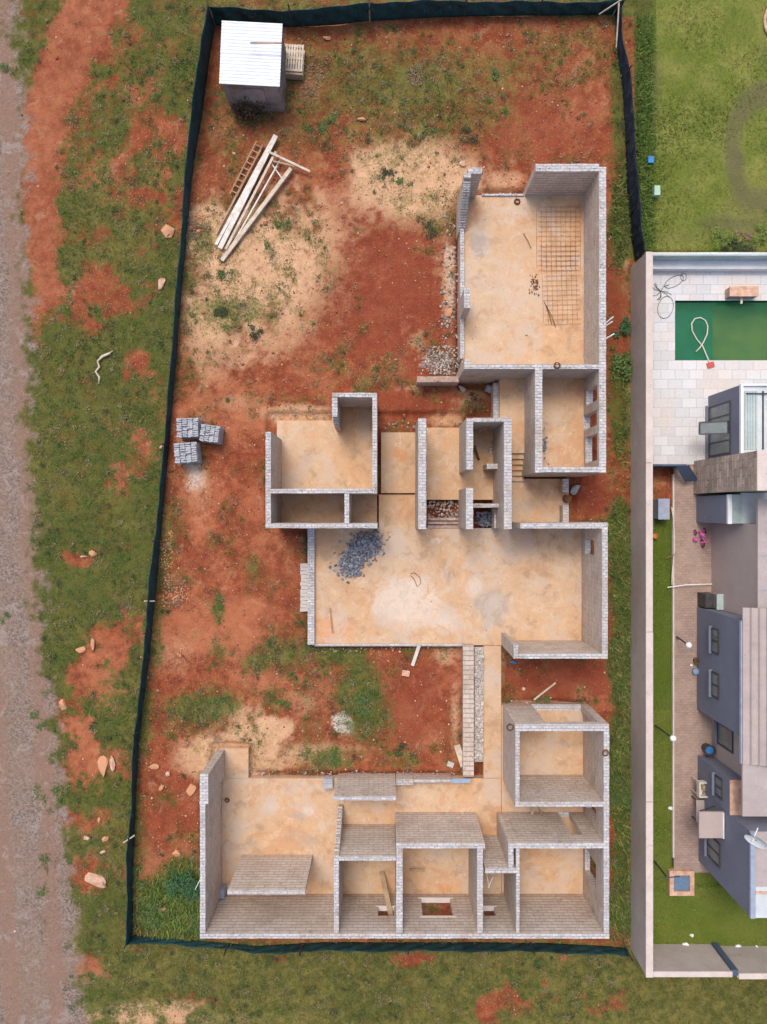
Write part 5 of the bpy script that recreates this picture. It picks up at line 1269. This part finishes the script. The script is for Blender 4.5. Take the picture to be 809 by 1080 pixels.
# navy gate between terrace and path
gt = empty('navy_gate', V3(706,490,0), 'dark navy garden gate between the pale terrace and the brown path', 'gate'); go = Vector(gt.location)
X0, Y1 = W(688.6,489.5,.9); X1, Y0 = W(724,491.5,.9)
MB().box(X0-go.x, X1-go.x, Y0-go.y, Y1-go.y, GZ, .9).build('panel', M['navy'], gt)
b = MB(); A = [V3(713,491.5,.95), V3(727,491,.95), V3(737,507,.25), V3(723,508.5,.25)]
b.poly([tuple(a-go) for a in A]); b.poly([tuple(a-go-Vector((0,0,.04))) for a in A[::-1]])
for k in range(4): b.poly([tuple(A[k]-go), tuple(A[k]-go-Vector((0,0,.04))), tuple(A[(k+1)%4]-go-Vector((0,0,.04))), tuple(A[(k+1)%4]-go)])
b.build('sloping_leaf', M['navy'], gt)
# pump box
pbx = empty('pump_box', V3(692,537,GZ), 'grey-blue pump box against the boundary wall on red soil', 'box')
MB().box(-.12,.30,-.40,.40,0,.55).build('body', M['greybox'], pbx); MB().box(-.14,.33,-.43,.43,.55,.6).build('lid', M['greybox'], pbx)
# child's tricycle
tr = empty('tricycle', V3(738,566,-.06), 'small pink tricycle on the garden path', 'tricycle', rz=R(10))
def wheel(p, r, ax):
    q_ = MB(); pts = []
    for k in range(14):
        a = 2*math.pi*k/14; pts.append((p[0]+r*math.cos(a)*(ax[1]), p[1]+r*math.cos(a)*(ax[0]), p[2]+r*math.sin(a)))
    q_.tube(pts, .025, 5, closed=True); w_ = q_.build('wheel', M['darksteel'], tr)
    MB().tube([(p[0]-ax[0]*.04, p[1]-ax[1]*.04, p[2]), (p[0]+ax[0]*.04, p[1]+ax[1]*.04, p[2])], r*.7, 8).build('hub', M['pink'], w_)
wheel((.0,-.28,.16), .16, (1,0)); wheel((-.2,.22,.10), .10, (1,0)); wheel((.2,.22,.10), .10, (1,0))
b = MB(); b.tube([(0,-.28,.16),(0,-.22,.42),(0,-.1,.3),(0,.22,.12)], .028, 6); b.tube([(-.2,.22,.10),(.2,.22,.10)], .022, 6); b.build('frame', M['pink'], tr)
b = MB(); b.tube([(-.2,-.2,.46),(0,-.22,.44),(.2,-.2,.46)], .025, 6); b.build('handlebar', M['pink'], tr)
MB().rock((0,.08,.32), (.10,.13,.04), seed=2, sub=2).build('seat', M['pink'], tr)
MB().box(-.34,-.16,-.12,.02,.12,.2).build('basket', M['pink'], tr)
# hose / rail along path
pts = [V3(708.5,535,-.02),V3(710,545,.0),V3(711,560,.02),V3(711.5,575,.02),V3(710.5,590,.02),V3(709,605,.02),V3(708.5,617,.02)]
o = MB().tube(pts, .03, 6).build('garden_hose', M['cream'], smooth=True); reloc(o, V3(710,575,0)); tag(o, 'cream garden hose lying along the path edge', 'hose')
o = MB().tube([V3(704,619.5,.05),V3(712,618.5,.15),V3(722,617,.2),V3(735,616.5,.2),V3(751,616,.1)], .022, 6).build('white_pole', M['white']); reloc(o, V3(728,617,.1)); tag(o, 'thin white pole lying across the garden path', 'pole')
o = MB().tube([V3(702,589,.0),V3(710,586,.05),V3(713,583,.05)], .02, 5).build('dry_stick', M['dryleaf']); reloc(o, V3(708,587,0)); tag(o, 'short dry stick across the cream hose', 'stick')
# garden lamps
def lamp(bx_, by_, tx_, ty_, z_, lb):
    r0 = V3(bx_, by_, GZ); L = empty('garden_lamp', r0, lb, 'garden lamp'); tp = V3(tx_, ty_, z_)-r0
    MB().tube([(0,0,0), tuple(tp)], [.035,.03], 8).build('post', M['darksteel'], L)
    b_ = MB(); b_.lathe((tp.x, tp.y, tp.z-.03), [(.04,0),(.11,.05),(.13,.13),(.10,.21),(.03,.25)], 14); b_.build('globe', M['white'], L, smooth=True)
lamp(691, 765, 709, 778, 1.75, 'black garden lamp with white globe beside the long wall')
lamp(713, 671, 725.5, 680, 1.2, 'white globe garden lamp in the middle of the path')
L = empty('black_post', V3(690,908,GZ), 'black slanting post with a side arm next to the square basin', 'post'); lo = Vector(L.location)
MB().tube([(0,0,0), tuple(V3(703.5,925.5,1.3)-lo)], .035, 8).build('post', M['darksteel'], L); MB().tube([tuple(V3(699,926,1.3)-lo), tuple(V3(717,924.5,1.3)-lo)], .025, 8).build('arm', M['darksteel'], L)
# basin
bs = empty('square_basin', V3(717,929,GZ), 'square water basin with a peach coloured rim beside the path end', 'basin'); 
b = MB(); b.box(-.52,.52,-.52,-.34,0,.22); b.box(-.52,.52,.34,.52,0,.22); b.box(-.52,-.34,-.339,.339,0,.22); b.box(.34,.52,-.339,.339,0,.22); b.build('rim', M['palerock'], bs)
MB().box(-.34,.34,-.34,.34,.02,.14).build('water', M['bluewater'], bs)
# path objects
def pot(px, py, r, h, m1, m2, lb, name='plant_pot', cat='pot'):
    o_ = empty(name, V3(px, py, -.06), lb, cat); MB().lathe((0,0,0), [(r*.75,0),(r,h),(r*.85,h),(r*.8,h-.06)], 14).build('body', M[m1], o_)
    MB().lathe((0,0,h-.065), [(r*.79,0),(r*.3,.02)], 12).build('filling', M[m2], o_)
pot(733.5,696,.15,.25,'brown','darkleaf','small brown plant pot by the blue-grey wall')
pot(732,707,.13,.2,'lightblue','greybox','small pale blue bucket below the brown pot','bucket','bucket')
pot(744,788,.24,.45,'darksteel','blue','round black bin with a blue inside by the recessed window','round_bin','bin')
pot(690,565,.12,.12,'orange','orange','orange round tub in the narrow grass strip','round_tub','tub')
pot(728.5,701,.07,.08,'cream','white','tiny cream dish beside the brown plant pot','small_dish','dish')
cb = empty('utility_cabinet', V3(744,632,-.06), 'dark cabinet with a pale green lid at the corner of the blue wall', 'cabinet')
MB().box(-.34,.0,-.26,.30,0,.75).build('dark_side', M['darksteel'], cb); MB().box(.002,.46,-.28,.32,0,1.0).build('body', M['shedwall'], cb); MB().box(-.01,.48,-.30,.34,1.0,1.05).build('lid', M['tealglass'], cb)
ac = empty('laundry_trolley', V3(735,825,-.06), 'cream basket trolley with clothes standing on the brown path', 'trolley')
b = MB(); 
for (x_, y_) in ((-.24,-.28),(.24,-.28),(-.24,.28),(.24,.28)): b.box(x_-.02,x_+.02,y_-.02,y_+.02,0,.6)
b.build('legs', M['cream'], ac)
b = MB(); b.box(-.28,.28,-.32,-.26,.6,.85); b.box(-.28,.28,.26,.32,.6,.85); b.box(-.28,-.22,-.259,.259,.6,.85); b.box(.22,.28,-.259,.259,.6,.85); b.box(-.219,.219,-.259,.259,.6,.63); b.build('basket', M['cream'], ac)
b = MB(); [b.rock((random.uniform(-.12,.12), random.uniform(-.16,.16), .68), .09, seed=k) for k in range(8)]; b.build('clothes', M['dryleaf'] if False else M['timber'], ac)
fr_ = empty('folding_table', V3(735,850,-.06), 'narrow grey-brown folding table beside the door hood', 'table')
MB().box(-.26,.24,-.46,.46,.5,.54).build('tabletop', M['beigewall'], fr_)
for s_ in (-1,1):
    for q_ in (-1,1): MB().box(s_*.22-.02, s_*.22+.02, q_*.42-.02, q_*.42+.02, 0, .499).build('leg', M['darksteel'], fr_)
# lawn bits
o = MB().cbox((0,0,.1), (.24,.28,.2)).build('blue_bucket', M['blue'], loc=V3(685,170.5,GZ)); tag(o, 'small blue box at the edge of the tall grass', 'box')
o = MB().cbox((0,0,.15), (.24,.40,.3)).build('irrigation_box', M['greenbox'], loc=V3(690.5,204,GZ)); tag(o, 'pale green rectangular box on the lawn edge', 'box')
o = MB().tube([(.55*math.cos(a), .75*math.sin(a), .1) for a in [2*math.pi*k/24 for k in range(24)]], .06, 7, closed=True).build('bed_ring', M['palerock'], loc=V3(819,24,GZ), smooth=True); tag(o, 'curved pale edging ring at the right edge of the lawn', 'edging ring')
for k, (x_, y_, r_, lb) in enumerate(((723.5,997,.13,'largest white stone along the garden end wall'),(748,998,.10,'white stone second from the boundary wall along the end wall'),(778,998,.11,'white stone just right of the navy wall pillar'),(798,999,.09,'rightmost white stone along the end wall'),(729.5,986.5,.07,'tiny white stone on the lawn above the stone row'),(707.5,852,.10,'pale flat stone on the grass strip beside the path'))):
    o = MB().rock((0,0,0), (r_*1.3, r_, .07), seed=k+60, sub=2, rz=R(-15)).build('white_stone', M['white'], loc=V3(x_, y_, GZ+.04)); tag(o, lb, 'stone')
print('objects', len(bpy.data.objects))
